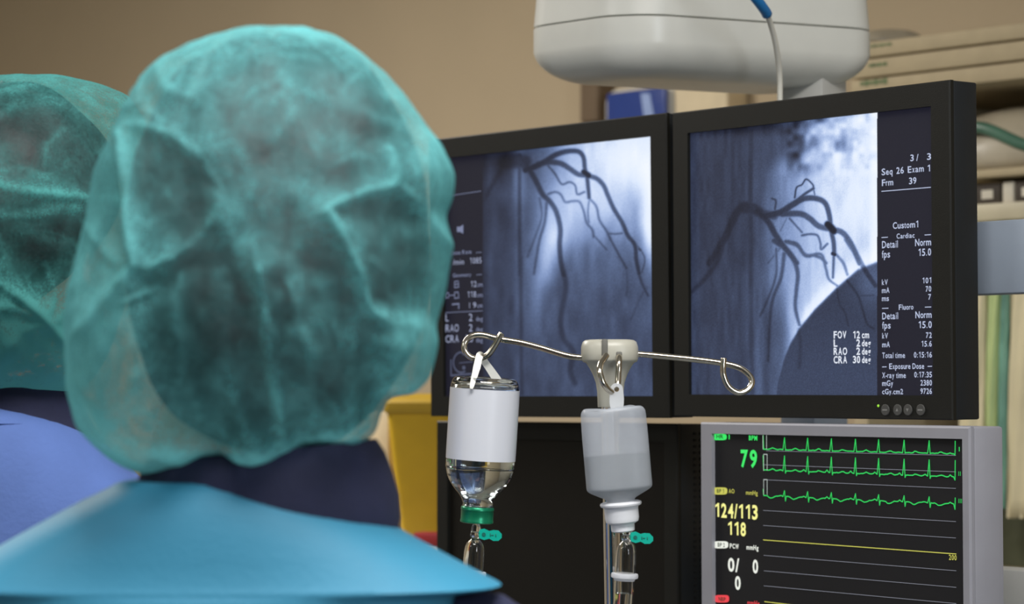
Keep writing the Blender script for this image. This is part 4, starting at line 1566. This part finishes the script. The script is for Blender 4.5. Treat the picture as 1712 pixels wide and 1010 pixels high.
def build_person(label, xn, xh, yb, zsh, zhead, s, vest_rows, cloth, cloth_name, sleeve_mat, yaw, neck_fwd=.0, head_fwd=.0):
    """xn neck x, xh head x, yb depth of the spine, zsh top of shoulders, zhead skull centre, s size"""
    t = thing('person', label, 'person', (xn, yb, 0))
    hipz = 0.52 * (zhead + .12)
    sw = 0.165 * s
    g = MB()
    nk = [(zhead - .075 * s, xh, .052 * s, .0, .058 * s), ((zhead + zsh) / 2 - .02, (xh + xn) / 2, .053 * s, .012, .055 * s), (zsh - .03, xn, .058 * s, .016, .056 * s)]
    tor = [(zsh - .05, xn, .085 * s, -.01, .070 * s), (zsh - .09, xn, .150 * s, -.01, .085 * s), (zsh - .16, xn, .165 * s, 0, .10 * s), (zsh - .30, xn, .150 * s, 0, .105 * s),
           (zsh - .42, xn, .135 * s, 0, .10 * s), (hipz, xn, .165 * s, 0, .115 * s), (hipz - .08, xn, .165 * s, 0, .115 * s)]
    nk = [(z, x, a, b + neck_fwd, c) for z, x, a, b, c in nk]
    g.add(*loft_geo(rings_z(nk + tor, yb)[::-1]))
    head_geo(g, np.array([xh, yb + .005 + head_fwd, zhead]), yaw, s)
    for sg in (-1, 1):
        hip = np.array([xn + sg * .085 * s, yb, hipz - .04])
        knee = np.array([xn + sg * .095 * s, yb + .02, hipz * .53])
        ank = np.array([xn + sg * .10 * s, yb, .09])
        limb(g, [hip, knee + np.array([0, 0, .02]), knee, (knee + ank) / 2, ank, ank - np.array([0, 0, .05])], [.085 * s, .062 * s, .055 * s, .052 * s, .036 * s, .034 * s])
        limb(g, [ank - np.array([0, .03, .045]), ank + np.array([0, .07, -.05]), ank + np.array([0, .16, -.06])], [.034 * s, .036 * s, .026 * s])
    arms = []
    for sg in (-1, 1):
        sh = np.array([xn + sg * (sw + .020), yb + .022, zsh - .135])
        el = np.array([xn + sg * (sw + .075), yb + .06, zsh - .37])
        wr = np.array([xn + sg * (sw - .02), yb + .30, zsh - .40])
        arms.append((sg, sh, el, wr))
        limb(g, [np.array([xn + sg * .08, yb + .01, zsh - .12]), sh, (sh + el) / 2, el, (el + wr) / 2, wr], [.05 * s, .052 * s, .045 * s, .040 * s, .036 * s, .027 * s])
        fw = (wr - el) / np.linalg.norm(wr - el)
        sd = np.cross(fw, [0, 0, 1.0])
        sd /= np.linalg.norm(sd)
        hand_geo(g, wr + fw * .01, fw, -sd * sg, s)
    body = remesh_mesh('body', g, 0.006, M['skin'], t)
    mk(cloth_name, *loft_geo(vest_rows), cloth, t, auto=60)
    # sleeves, trousers, shoes
    for sg, sh, el, wr in arms:
        q = [np.array([xn + sg * .11, yb + .03, zsh - .135]), sh, (sh + el) / 2 + np.array([sg * .006, -.006, 0]), el, (el + wr) / 2, wr - (wr - el) * .10]
        mk('sleeve', *tube_geo(spline(q, 8), [.046 * s, .064 * s, .060 * s, .056 * s, .050 * s, .043 * s], 32), sleeve_mat, t)
    for sg in (-1, 1):
        hip = np.array([xn + sg * .083 * s, yb, hipz + .02])
        knee = np.array([xn + sg * .095 * s, yb + .02, hipz * .53])
        ank = np.array([xn + sg * .10 * s, yb, .10])
        mk('trouser_leg', *tube_geo(spline([hip, knee, (knee + ank) / 2, ank], 8), [.100 * s, .078 * s, .072 * s, .064 * s], 28), M['trousers'], t)
        sole = [ering((ank[0], yb + .055, z), rx, ry, 28, 2.6) for z, rx, ry in ((.0, .046, .14), (.03, .048, .142), (.06, .046, .135), (.09, .042, .10), (.105, .03, .07))]
        mk('shoe', *loft_geo(sole), M['shoe'], t, auto=50)
    return t


# front person -------------------------------------------------------
D1 = 1.80
K1 = D1 / F_PX


def px_rows(rows, d, e=2.5):
    """rows: (pixel y, left x, right x, depth half, y shift) to horizontal superellipse rings"""
    out = []
    for py, l, r_, hd, dy in rows:
        c = P((l + r_) / 2, py, d)
        out.append(ering((c[0], c[1] + dy, c[2]), (r_ - l) / 2 * d / F_PX, hd, 72, e))
    return out


xn1, xh1 = P(338, 900, D1)[0], P(446, 400, D1)[0]
zsh1 = P(350, 815, D1)[2]
zh1 = P(440, 425, D1)[2]
yb1 = P(400, 660, D1)[1]
vest1 = px_rows([(803, 215, 470, .066, 0.0), (806, 200, 490, .070, 0), (818, 178, 530, .076, 0), (836, 140, 574, .082, 0), (860, 95, 626, .088, 0), (893, 35, 682, .093, 0),
                 (930, -30, 750, .097, 0), (962, -88, 810, .10, 0), (972, -110, 830, .102, 0), (977, -118, 838, .103, 0), (981, -110, 828, .103, 0), (984, -85, 800, .104, 0),
                 (990, -58, 762, .105, 0), (1050, -45, 750, .112, 0), (1150, -50, 750, .12, 0), (1400, -40, 740, .122, 0), (1700, -35, 735, .12, 0), (2200, -70, 770, .135, 0), (2900, -90, 790, .14, 0)], D1)
person1 = build_person('person in the middle foreground seen from behind, teal cap and turquoise apron over navy sleeves', xn1, xh1, yb1, zsh1, zh1, 1.0, vest1, M['vest'], 'apron', M['navy'], math.radians(-22), .02, .01)
# navy collar round the neck
col1 = []
for py, l, r_, hd, tl in ((905, 205, 662, .088, .0), (870, 208, 669, .090, .01), (835, 212, 666, .089, .03), (800, 226, 654, .086, .06), (772, 234, 642, .082, .08), (752, 246, 628, .077, .09), (756, 268, 604, .066, .09)):
    c = P((l + r_) / 2, py, D1)
    col1.append(ering((c[0], c[1] + .012, c[2]), (r_ - l) / 2 * K1, hd, 64, 2.2, tl))
mk('collar', *loft_geo(col1), M['navy'], person1, auto=60)
# hair
def hair_mass(c, rx, ry, rz, mat, parent, seed, cut=-1.0, shift=0.0, na=96, nb=64, ex=2.3, ey=2.2):
    """head of hair: a lumpy ovoid, flattened towards the nape"""
    V, f = [], []
    for i in range(nb):
        p = math.pi * (i + .5) / nb
        for j in range(na):
            t = 2 * math.pi * j / na
            z = math.cos(p)
            sx_, sy_ = (1 - abs(z) ** ex) ** (1 / ex), (1 - abs(z) ** ey) ** (1 / ey)
            x, y = sx_ * math.cos(t), sy_ * math.sin(t)
            w = 1 + .030 * math.sin(3 * t + seed) * math.sin(p) + .022 * math.sin(5 * t + 4 * p + seed) + .015 * math.sin(9 * t - 6 * p)
            sq = 1.0
            q = max(z, cut)
            V.append((c[0] + rx * x * w * sq + shift * min(0, z), c[1] + ry * y * w * sq, c[2] + rz * q * (w if z > 0 else 1)))
    for i in range(nb - 1):
        for j in range(na):
            j2 = (j + 1) % na
            f.append([i * na + j, (i + 1) * na + j, (i + 1) * na + j2, i * na + j2])
    f.append(list(range(na)))
    f.append([(nb - 1) * na + j for j in reversed(range(na))])
    return mk('hair', V, f, mat, parent)


cH = P(458, 412, D1)
hair_mass(cH, .103, .106, .142, M['hair'], person1, 1.0, ex=2.25, ey=2.1)
OUT1 = [(480, 46), (560, 60), (632, 112), (690, 182), (738, 258), (754, 300), (750, 340), (737, 364), (752, 410), (750, 455), (738, 510), (720, 545), (718, 600), (712, 632), (690, 655), (650, 662),
        (632, 690), (626, 722), (600, 744), (560, 744), (520, 738), (480, 766), (455, 790), (418, 788), (388, 750), (352, 758), (318, 788), (268, 794), (230, 784), (196, 764), (160, 734), (138, 706), (130, 655), (144, 596),
        (120, 548), (128, 500), (146, 430), (158, 370), (163, 290), (185, 240), (214, 180), (262, 110), (340, 68), (420, 47)]
R1 = [([(245, 257), (260, 296), (288, 456)], 8, 1.0), ([(303, 464), (358, 437), (401, 390), (409, 359)], 9, .45), ([(569, 374), (616, 351), (659, 335), (652, 280)], 8, .75),
      ([(566, 382), (593, 445), (620, 515), (640, 531)], 8, .95), ([(659, 335), (695, 366), (726, 398), (753, 413)], 8, .6), ([(468, 468), (476, 562), (487, 656), (491, 719)], 8, .6),
      ([(249, 241), (327, 265), (374, 296)], 9, .4), ([(195, 398), (249, 453)], 7, .4), ([(491, 273), (515, 218), (491, 171)], 10, .3), ([(515, 202), (601, 218), (679, 233)], 12, .35),
      ([(601, 531), (593, 656), (601, 734)], 12, .4), ([(270, 480), (202, 554), (147, 593)], 13, .7), ([(288, 726), (405, 742), (526, 719), (632, 703)], 14, .5), ([(202, 609), (256, 687), (296, 742)], 12, .35),
      ([(288, 456), (270, 480)], 10, .9), ([(640, 531), (700, 540), (718, 560)], 14, .6), ([(652, 180), (700, 220), (740, 290)], 12, .4),
      ([(350, 480), (345, 580), (370, 680)], 9, .2), ([(230, 250), (215, 360), (190, 480)], 10, .35), ([(530, 560), (540, 650), (530, 710)], 7, .25), ([(420, 500), (415, 600), (440, 720)], 7, .2)]
P1 = [(690, 590, 50, 60, .5), (215, 650, 85, 140, .50), (170, 470, 42, 130, .45), (715, 310, 35, 70, .30), (700, 450, 50, 60, .05), (470, 80, 230, 50, .20), (470, 385, 80, 60, .16), (430, 765, 240, 36, .55), (330, 200, 140, 80, .12),
      (560, 640, 70, 90, -.06), (380, 600, 80, 120, -.06), (290, 350, 40, 80, -.08), (640, 440, 60, 60, -.06)]
LUMP1 = [(215, 640, 95, 150, .022), (690, 590, 60, 60, .020), (720, 310, 50, 80, .015), (170, 440, 45, 110, .012), (430, 745, 90, 60, .012), (560, 640, 70, 90, .010), (660, 440, 60, 60, .010), (440, 190, 200, 120, .008), (350, 620, 60, 130, .008)]
fabric_cap('cap', OUT1, (440, 420), D1, 0.150, M['cap'], person1, R1, P1, 0.27, seed=21, amp=0.012, lumps=LUMP1)

# person at the left -------------------------------------------------
D2 = 2.40
K2 = D2 / F_PX
xn2, xh2 = P(-10, 700, D2)[0], P(8, 400, D2)[0]
zsh2, zh2 = P(0, 690, D2)[2], P(10, 405, D2)[2]
yb2 = P(0, 660, D2)[1]
vest2 = px_rows([(684, -130, 70, .070, 0.0), (690, -150, 100, .076, 0), (706, -180, 128, .084, 0), (728, -215, 156, .092, 0), (756, -250, 186, .098, 0), (800, -285, 232, .105, 0),
                 (850, -320, 272, .11, 0), (900, -340, 300, .112, 0), (960, -335, 305, .115, 0), (1060, -318, 298, .118, 0), (1300, -300, 280, .12, 0), (1600, -300, 280, .125, 0), (2100, -330, 310, .14, 0)], D2)
person2 = build_person('person at the left edge seen from behind in teal cap and light blue gown', xn2, xh2, yb2, zsh2, zh2, 1.0, vest2, M['gown'], 'gown', M['gown'], math.radians(-20), .05, .025)
# stitched neckline band on the gown, and the navy undershirt collar above it
band = []
for py, l, r_, hd in ((679, -128, 66, .0715), (684, -138, 80, .0745), (690, -152, 102, .0785), (699, -170, 119, .083), (707, -182, 130, .0858), (708, -180, 128, .085)):
    c = P((l + r_) / 2, py, D2)
    band.append(ering((c[0], c[1], c[2]), (r_ - l) / 2 * K2 + .0022, hd + .0022, 72, 2.15))
mk('neckline_band', *loft_geo(band, cap=False), M['gown'], person2, auto=60)
col2 = []
for py, l, r_, hd in ((740, -120, 172, .080), (715, -118, 152, .080), (690, -116, 138, .079), (668, -112, 132, .077), (648, -108, 126, .075), (630, -100, 112, .068)):
    c = P((l + r_) / 2, py, D2)
    col2.append(ering((c[0], c[1] + .01, c[2]), (r_ - l) / 2 * K2, hd, 64, 2.2))
mk('undershirt_collar', *loft_geo(col2), M['navy'], person2, auto=60)
cH = P(0, 346, D2)
hair_mass(cH, .105, .108, .112, M['hair2'], person2, 2.0, shift=.045, ex=2.2, ey=2.2)
OUT2 = [(60, 127), (120, 130), (175, 142), (215, 160), (240, 200), (252, 260), (250, 330), (235, 400), (215, 470), (195, 540), (175, 600), (150, 640), (122, 656), (70, 668), (10, 676), (-60, 672), (-130, 655),
        (-175, 600), (-200, 520), (-222, 430), (-232, 330), (-225, 250), (-195, 190), (-140, 150), (-60, 130), (0, 126)]
R2 = [([(-40, 290), (0, 300), (60, 336), (162, 347), (230, 345)], 9, 1.0), ([(0, 453), (60, 490), (102, 526), (135, 570)], 9, .8), ([(0, 185), (60, 165), (110, 150), (215, 178)], 7, .6), ([(40, 150), (120, 160), (200, 200)], 7, .5),
      ([(60, 336), (80, 390), (140, 420)], 12, .3), ([(20, 215), (110, 190), (210, 230)], 8, .35), ([(0, 520), (60, 520), (120, 540)], 9, .4), ([(30, 610), (80, 560), (130, 540)], 10, .5), ([(-20, 350), (60, 380), (160, 365)], 9, .5)]
P2 = [(60, 610, 170, 100, 1.1), (130, 560, 60, 60, .2), (100, 128, 150, 22, .25), (120, 345, 90, 30, .12), (112, 450, 36, 55, -.22)]
fabric_cap('cap', OUT2, (10, 395), D2, 0.140, M['cap2'], person2, R2, P2, 0.19, seed=51, amp=0.006)

# ------------------------------------------------------------------ back of the room: things on and against the wall
panW = Panel(1580, 300, 4.18, YAW, 0, 0)     # front plane of the supply rack
wallv = lambda y: y                           # readability only


def wall_point(px, py, off=0.0):
    """point on the back wall (off metres in front of it) seen at a pixel"""
    dr = P(px, py, 1.0) - CAM
    s = (WALL_V - off - CAM @ VX) / (dr @ VX)
    return CAM + s * dr


tS = thing('supply_rack', 'beige open supply rack with three banded fronts at the far right', 'shelving', (panW.c[0], panW.c[1], 0), panW.M)
sl, _ = panW.at(1425, 110)
sr = 0.62
DEP = float(WALL_V - panW.c @ VX) - 0.005


def ploc(px, py, y=0.0):
    l = panW.at(px, py, y)
    return l[0], l[1] + panW.c[2]


def rack_box(name, x0, x1, y0, y1, z0, z1, mat, bev=0.003, parent=None):
    return mk(name, *box_geo((x0 + x1) / 2, (y0 + y1) / 2, (z0 + z1) / 2, x1 - x0, y1 - y0, z1 - z0, bev), mat, parent or tS, world=False, auto=30)


zt = [ploc(1580, y)[1] for y in (55, 81, 84, 115, 118, 146, 158, 288, 302, 345, 374, 880, 955)]
for (a, b) in ((0, 1), (2, 3), (4, 5)):
    rack_box('front_band', sl, sr, -0.004, DEP, zt[b], zt[a], M['board'], parent=tS)
for k, (x0, x1, y0, y1) in enumerate(((1456, 1494, 71, 81), (1455, 1486, 103, 114), (1441, 1487, 130, 146))):
    a = ploc(x0, y1)
    b = ploc(x1, y0)
    mb = MB()
    # rows of small print-like bars
    n = 6
    for i in range(n):
        w = (b[0] - a[0]) / n
        mb.add(*box_geo(a[0] + w * (i + .45), -0.0045, (a[1] + b[1]) / 2, w * .75, 0.001, (b[1] - a[1]) * (.6 + .3 * (i % 2)), 0))
    mk('green_marking', mb.v, mb.f, M['green_print'], tS, world=False, smooth=False)
rack_box('back_panel', sl, sr, DEP - 0.02, DEP, 0.05, zt[5], M['board_dark'])
xo = ploc(1560, 250)[0]
rack_box('side_panel', sl, sl + .03, 0.0, DEP - .02, 0.0, zt[5], M['board'])
rack_box('side_panel', sr - .03, sr, 0.0, DEP - .02, 0.0, zt[5], M['board'])
rack_box('shelf', sl + .03, sr - .03, 0.002, DEP - .02, zt[8], zt[7], M['board'])
rack_box('shelf', sl + .03, sr - .03, 0.0, DEP - .02, zt[10], zt[9], M['pack_a'])
rack_box('shelf', sl + .03, sr - .03, 0.0, DEP - .02, zt[12] - .03, zt[12], M['board'])
rack_box('lower_panel', sl + .03, sr - .03, 0.16, 0.175, zt[12], zt[11] + 0.10, M['dark_green'])
rack_box('hanging_rod', sl + .03, sr - .03, 0.10, 0.112, zt[10] - .03, zt[10] - .018, M['grey_rail'])

# folded pack on the upper shelf: lumpy bundle with a green strip
bx, bz = ploc(1700, 230, .1)
zb = zt[7]
rows = []
for i, (q, w, d) in enumerate(((0, .13, .085), (.015, .145, .095), (.045, .135, .09), (.075, .105, .075), (.095, .07, .05), (.105, .02, .015))):
    rr_ = []
    for k in range(40):
        t = 2 * math.pi * k / 40
        w2 = 1 + .06 * math.sin(3 * t + i) + .04 * math.sin(7 * t + 2 * i)
        rr_.append((bx + w * w2 * math.cos(t), .11 + d * w2 * math.sin(t), zb + .001 + q))
    rows.append(rr_)
inv = None
rw_ = [[tuple(panW.M @ np.array([p[0], p[1], 0]) + np.array([panW.c[0], panW.c[1], p[2]])) for p in r_] for r_ in rows]
tBag = mk('wrapped_pack', *loft_geo(rw_), M['bag'])
tag(tBag, 'rounded plastic-wrapped pack with a green streak on the upper rack shelf', 'package')
pts = []
for t in np.linspace(math.radians(-150), math.radians(-20), 14):
    w2 = 1.03
    pts.append(panW.M @ np.array([bx + .128 * w2 * math.cos(t), .11 + .086 * w2 * math.sin(t), 0]) + np.array([panW.c[0], panW.c[1], zb + .05 + .02 * math.sin(t * 3.2 + 1)]))
mk('green_strip', *tube_geo(spline(pts, 3), 0.010, 10), M['pack_green'], tBag)

# small cartons in the slot below
for k, (x0, x1, m_, lab_) in enumerate(((1630, 1672, 'carton_dark', 'dark small carton in the narrow slot, nearest the screen edge'), (1676, 1694, 'carton', 'pale narrow carton between two dark cartons in the narrow slot'), (1697, 1740, 'carton_dark', 'dark small carton in the narrow slot, cut by the right picture edge'))):
    a, b = ploc(x0, 340, .02)[0], ploc(x1, 340, .02)[0]
    v, f = box_geo((a + b) / 2, .02 + .06, zt[9] + .0005 + .0165, b - a, .12, .033, .002)
    v = [tuple(panW.M @ np.array([p[0], p[1], 0]) + np.array([panW.c[0], panW.c[1], p[2]])) for p in v]
    o = mk('carton', v, f, M[m_], auto=30)
    tag(o, lab_, 'carton', 'small cartons in the rack slot')
    if m_ == 'carton_dark':
        c = (a + b) / 2
        v, f = box_geo(c, .0195, zt[9] + .016, (b - a) * .45, .001, .014, 0)
        v = [tuple(panW.M @ np.array([p[0], p[1], 0]) + np.array([panW.c[0], panW.c[1], p[2]])) for p in v]
        mk('carton_sticker', v, f, M['carton'], o, smooth=False)

# long pouches hanging from the rod
def pouch(x0, x1, xb0, xb1, yb_, mat, lab_, yo):
    a, b = ploc(x0, 500, yo)[0], ploc(x1, 500, yo)[0]
    c, d = ploc(xb0, yb_, yo)[0], ploc(xb1, yb_, yo)[0]
    zt_, zb_ = zt[10] - .03, ploc(xb0, yb_, yo)[1]
    g = []
    n = 14
    for i in range(n + 1):
        u = i / n
        l, r_ = a + (c - a) * u, b + (d - b) * u
        th = .002 + .007 * math.sin(math.pi * min(1, u * 1.02)) ** .6
        ring = []
        for k in range(24):
            t = 2 * math.pi * k / 24
            ring.append(((l + r_) / 2 + (r_ - l) / 2 * math.cos(t), yo + th * math.sin(t) + .003 * math.sin(5 * t + i * .7), zt_ + (zb_ - zt_) * u))
        g.append([tuple(panW.M @ np.array([p[0], p[1], 0]) + np.array([panW.c[0], panW.c[1], p[2]])) for p in ring])
    o = mk('sterile_pouch', *loft_geo(g), mat)
    tag(o, lab_, 'pouch', 'long pouches hanging in the rack')
    return o


pouch(1618, 1651, 1600, 1644, 866, M['pouch_a'], 'beige long pouch hanging in the rack directly beside the screen edge', .082)
pouch(1655, 1676, 1649, 1664, 860, M['pouch_b'], 'yellow-green long pouch hanging in the rack', .085)
pouch(1680, 1690, 1668, 1680, 850, M['pouch_c'], 'narrow teal long pouch hanging in the rack', .082)
pouch(1693, 1730, 1684, 1730, 866, M['pouch_a'], 'beige long pouch hanging in the rack, cut by the right picture edge', .085)

# soft bundle lying on top of the rack
c = ploc(1492, 45, .1)
rows = []
for i, (q, w, d) in enumerate(((0, .046, .06), (.008, .054, .07), (.020, .050, .06), (.028, .036, .045), (.032, .015, .02))):
    rows.append([tuple(panW.M @ np.array([c[0] + w * (1 + .08 * math.sin(4 * t + i)) * math.cos(t), .1 + d * (1 + .06 * math.sin(3 * t)) * math.sin(t), 0]) + np.array([panW.c[0], panW.c[1], zt[0] + .001 + q])) for t in np.linspace(0, 2 * math.pi, 36, endpoint=False)])
o = mk('folded_bag', *loft_geo(rows), M['bag'])
tag(o, 'crumpled greyish bag lying on top of the beige rack', 'bag')

# blue round-cornered case on the wall, cream box, and an added dark block painted as the shadow beside it
def wall_block(name, px0, px1, py0, py1, dep, mat, parent=None, bev=.01, off=0.0, seg=4, as_root=None):
    """block flat against the back wall whose front spans the given pixels"""
    a = wall_point(px0, (py0 + py1) / 2, dep + off)
    b = wall_point(px1, (py0 + py1) / 2, dep + off)
    m = (a + b) / 2
    zt_, zb_ = wall_point((px0 + px1) / 2, py0, dep + off)[2], wall_point((px0 + px1) / 2, py1, dep + off)[2]
    w = abs((b - a) @ UX)
    v, f = box_geo(0, dep / 2, 0, w, dep, zt_ - zb_, bev, seg)
    v = [tuple(m + UX * p[0] + VX * p[1] + np.array([0, 0, (zt_ + zb_) / 2 - m[2] + p[2]])) for p in v]
    return mk(name, v, f, mat, parent, auto=40)


o = wall_block('wall_case', 1003, 1122, 142, 262, .07, M['white_rim'], bev=.03, seg=6)
tag(o, 'navy blue wall case with a white rim just below the rounded cover', 'wall case')
wall_block('case_cover', 1013, 1112, 150, 254, .012, M['blue_case'], o, .0055, off=.0705)
v0 = [wall_point(x, y, .0835) for x, y in ((1071, 156), (1086, 156), (1104, 250), (1084, 250))]
v1 = [wall_point(x, y, .0828) for x, y in ((1071, 156), (1086, 156), (1104, 250), (1084, 250))]
mk('painted_reflection', v0 + v1, [[3, 2, 1, 0], [0, 1, 5, 4], [1, 2, 6, 5], [2, 3, 7, 6], [3, 0, 4, 7], [4, 5, 6, 7]], M['blue_reflection'], o, smooth=False)  # pale streak painted as the reflection on the blue cover
o = wall_block('junction_box', 1126, 1216, 128, 232, .06, M['cream'], bev=.006)
tag(o, 'cream wall box under the rounded cover, right of the blue case', 'wall box')
o = wall_block('shadow_block', 968, 999, 128, 205, .05, M['shadow_brown'], bev=.008)
tag(o, 'brown added block coloured as the shadow left of the blue case', 'painted shadow')

# trolley with the yellow bin and a cream carton
DT = 4.15
tz = P(700, 906, DT)[2]
tb = P(690, 906, DT)
tT = thing('trolley', 'grey metal trolley carrying the yellow bin, mostly hidden behind the front person', 'trolley', (tb[0], tb[1], 0), rotm(YAW))
mk('trolley_top', *box_geo(0, 0, tz - .0125, .44, .34, .025, .004), M['light_rail'], tT, world=False, auto=30)
mk('lower_shelf', *box_geo(0, 0, .45, .42, .32, .02, .004), M['light_rail'], tT, world=False, auto=30)
for a in (-.19, .19):
    for b in (-.14, .14):
        l = mk('leg', *tube_geo([(a, b, .03), (a, b, tz - .02)], .012, 16), M['chrome'], tT, world=False, auto=50)
        mk('castor', *lathe_geo([(.0001, -.01), (.02, -.01), (.03, -.005), (.03, .005), (.02, .01), (.0001, .01)], (a, b, .0301), (0, 1, .0001), 18), M['vent'], l, world=False, auto=40)


def taper_box(cx, cy, z0, z1, w0, d0, w1, d1_, r, n=8):
    rings = []
    for i in range(n + 1):
        u = i / n
        w, d = w0 + (w1 - w0) * u, d0 + (d1_ - d0) * u
        rings.append(rrect(cx - w / 2, cx + w / 2, cy - d / 2, cy + d / 2, r, z0 + (z1 - z0) * u))
    return loft_geo(rings)


zlid = P(700, 690, DT)[2]
ybn = thing('waste_bin', 'yellow tapered waste bin left of the dark lower monitor', 'bin', (P(722, 800, DT)[0], P(722, 800, DT)[1], tz), rotm(math.radians(-12)))
h_ = zlid - tz
mk('bin_body', *taper_box(0, 0, .0005, h_, .072, .11, .112, .15, .012), M['yellow'], ybn, world=False, auto=50)
rings = [rrect(-w / 2, w / 2, -d / 2, d / 2, .014, z) for z, w, d in ((h_, .118, .158), (h_ + .004, .122, .162), (h_ + .016, .122, .162), (h_ + .024, .108, .148), (h_ + .030, .07, .10))]
mk('bin_lid', *loft_geo(rings), M['yellow_lid'], ybn, world=False, auto=40)
cb = P(634, 790, DT + .10)
v, f = box_geo(0, 0, 0, .085, .10, P(650, 690, DT)[2] - tz, .004)
Rc = rotm(math.radians(-25))
v = [tuple(Rc @ np.array(p) + np.array([cb[0], cb[1] + .02, (P(650, 690, DT)[2] + tz) / 2 + .0005])) for p in v]
o = mk('cream_carton', v, f, M['cream'], auto=30)
tag(o, 'cream upright carton beside the yellow bin behind the front person', 'carton')
cb = P(716, 902, DT - .13)
v, f = box_geo(0, 0, .011, .06, .035, .021, .004)
v = [tuple(Rc @ np.array(p) + np.array([cb[0] + .01, cb[1], tz + .0005])) for p in v]
o = mk('red_box', v, f, M['red'], auto=30)
tag(o, 'small dark red box in front of the yellow bin', 'box')
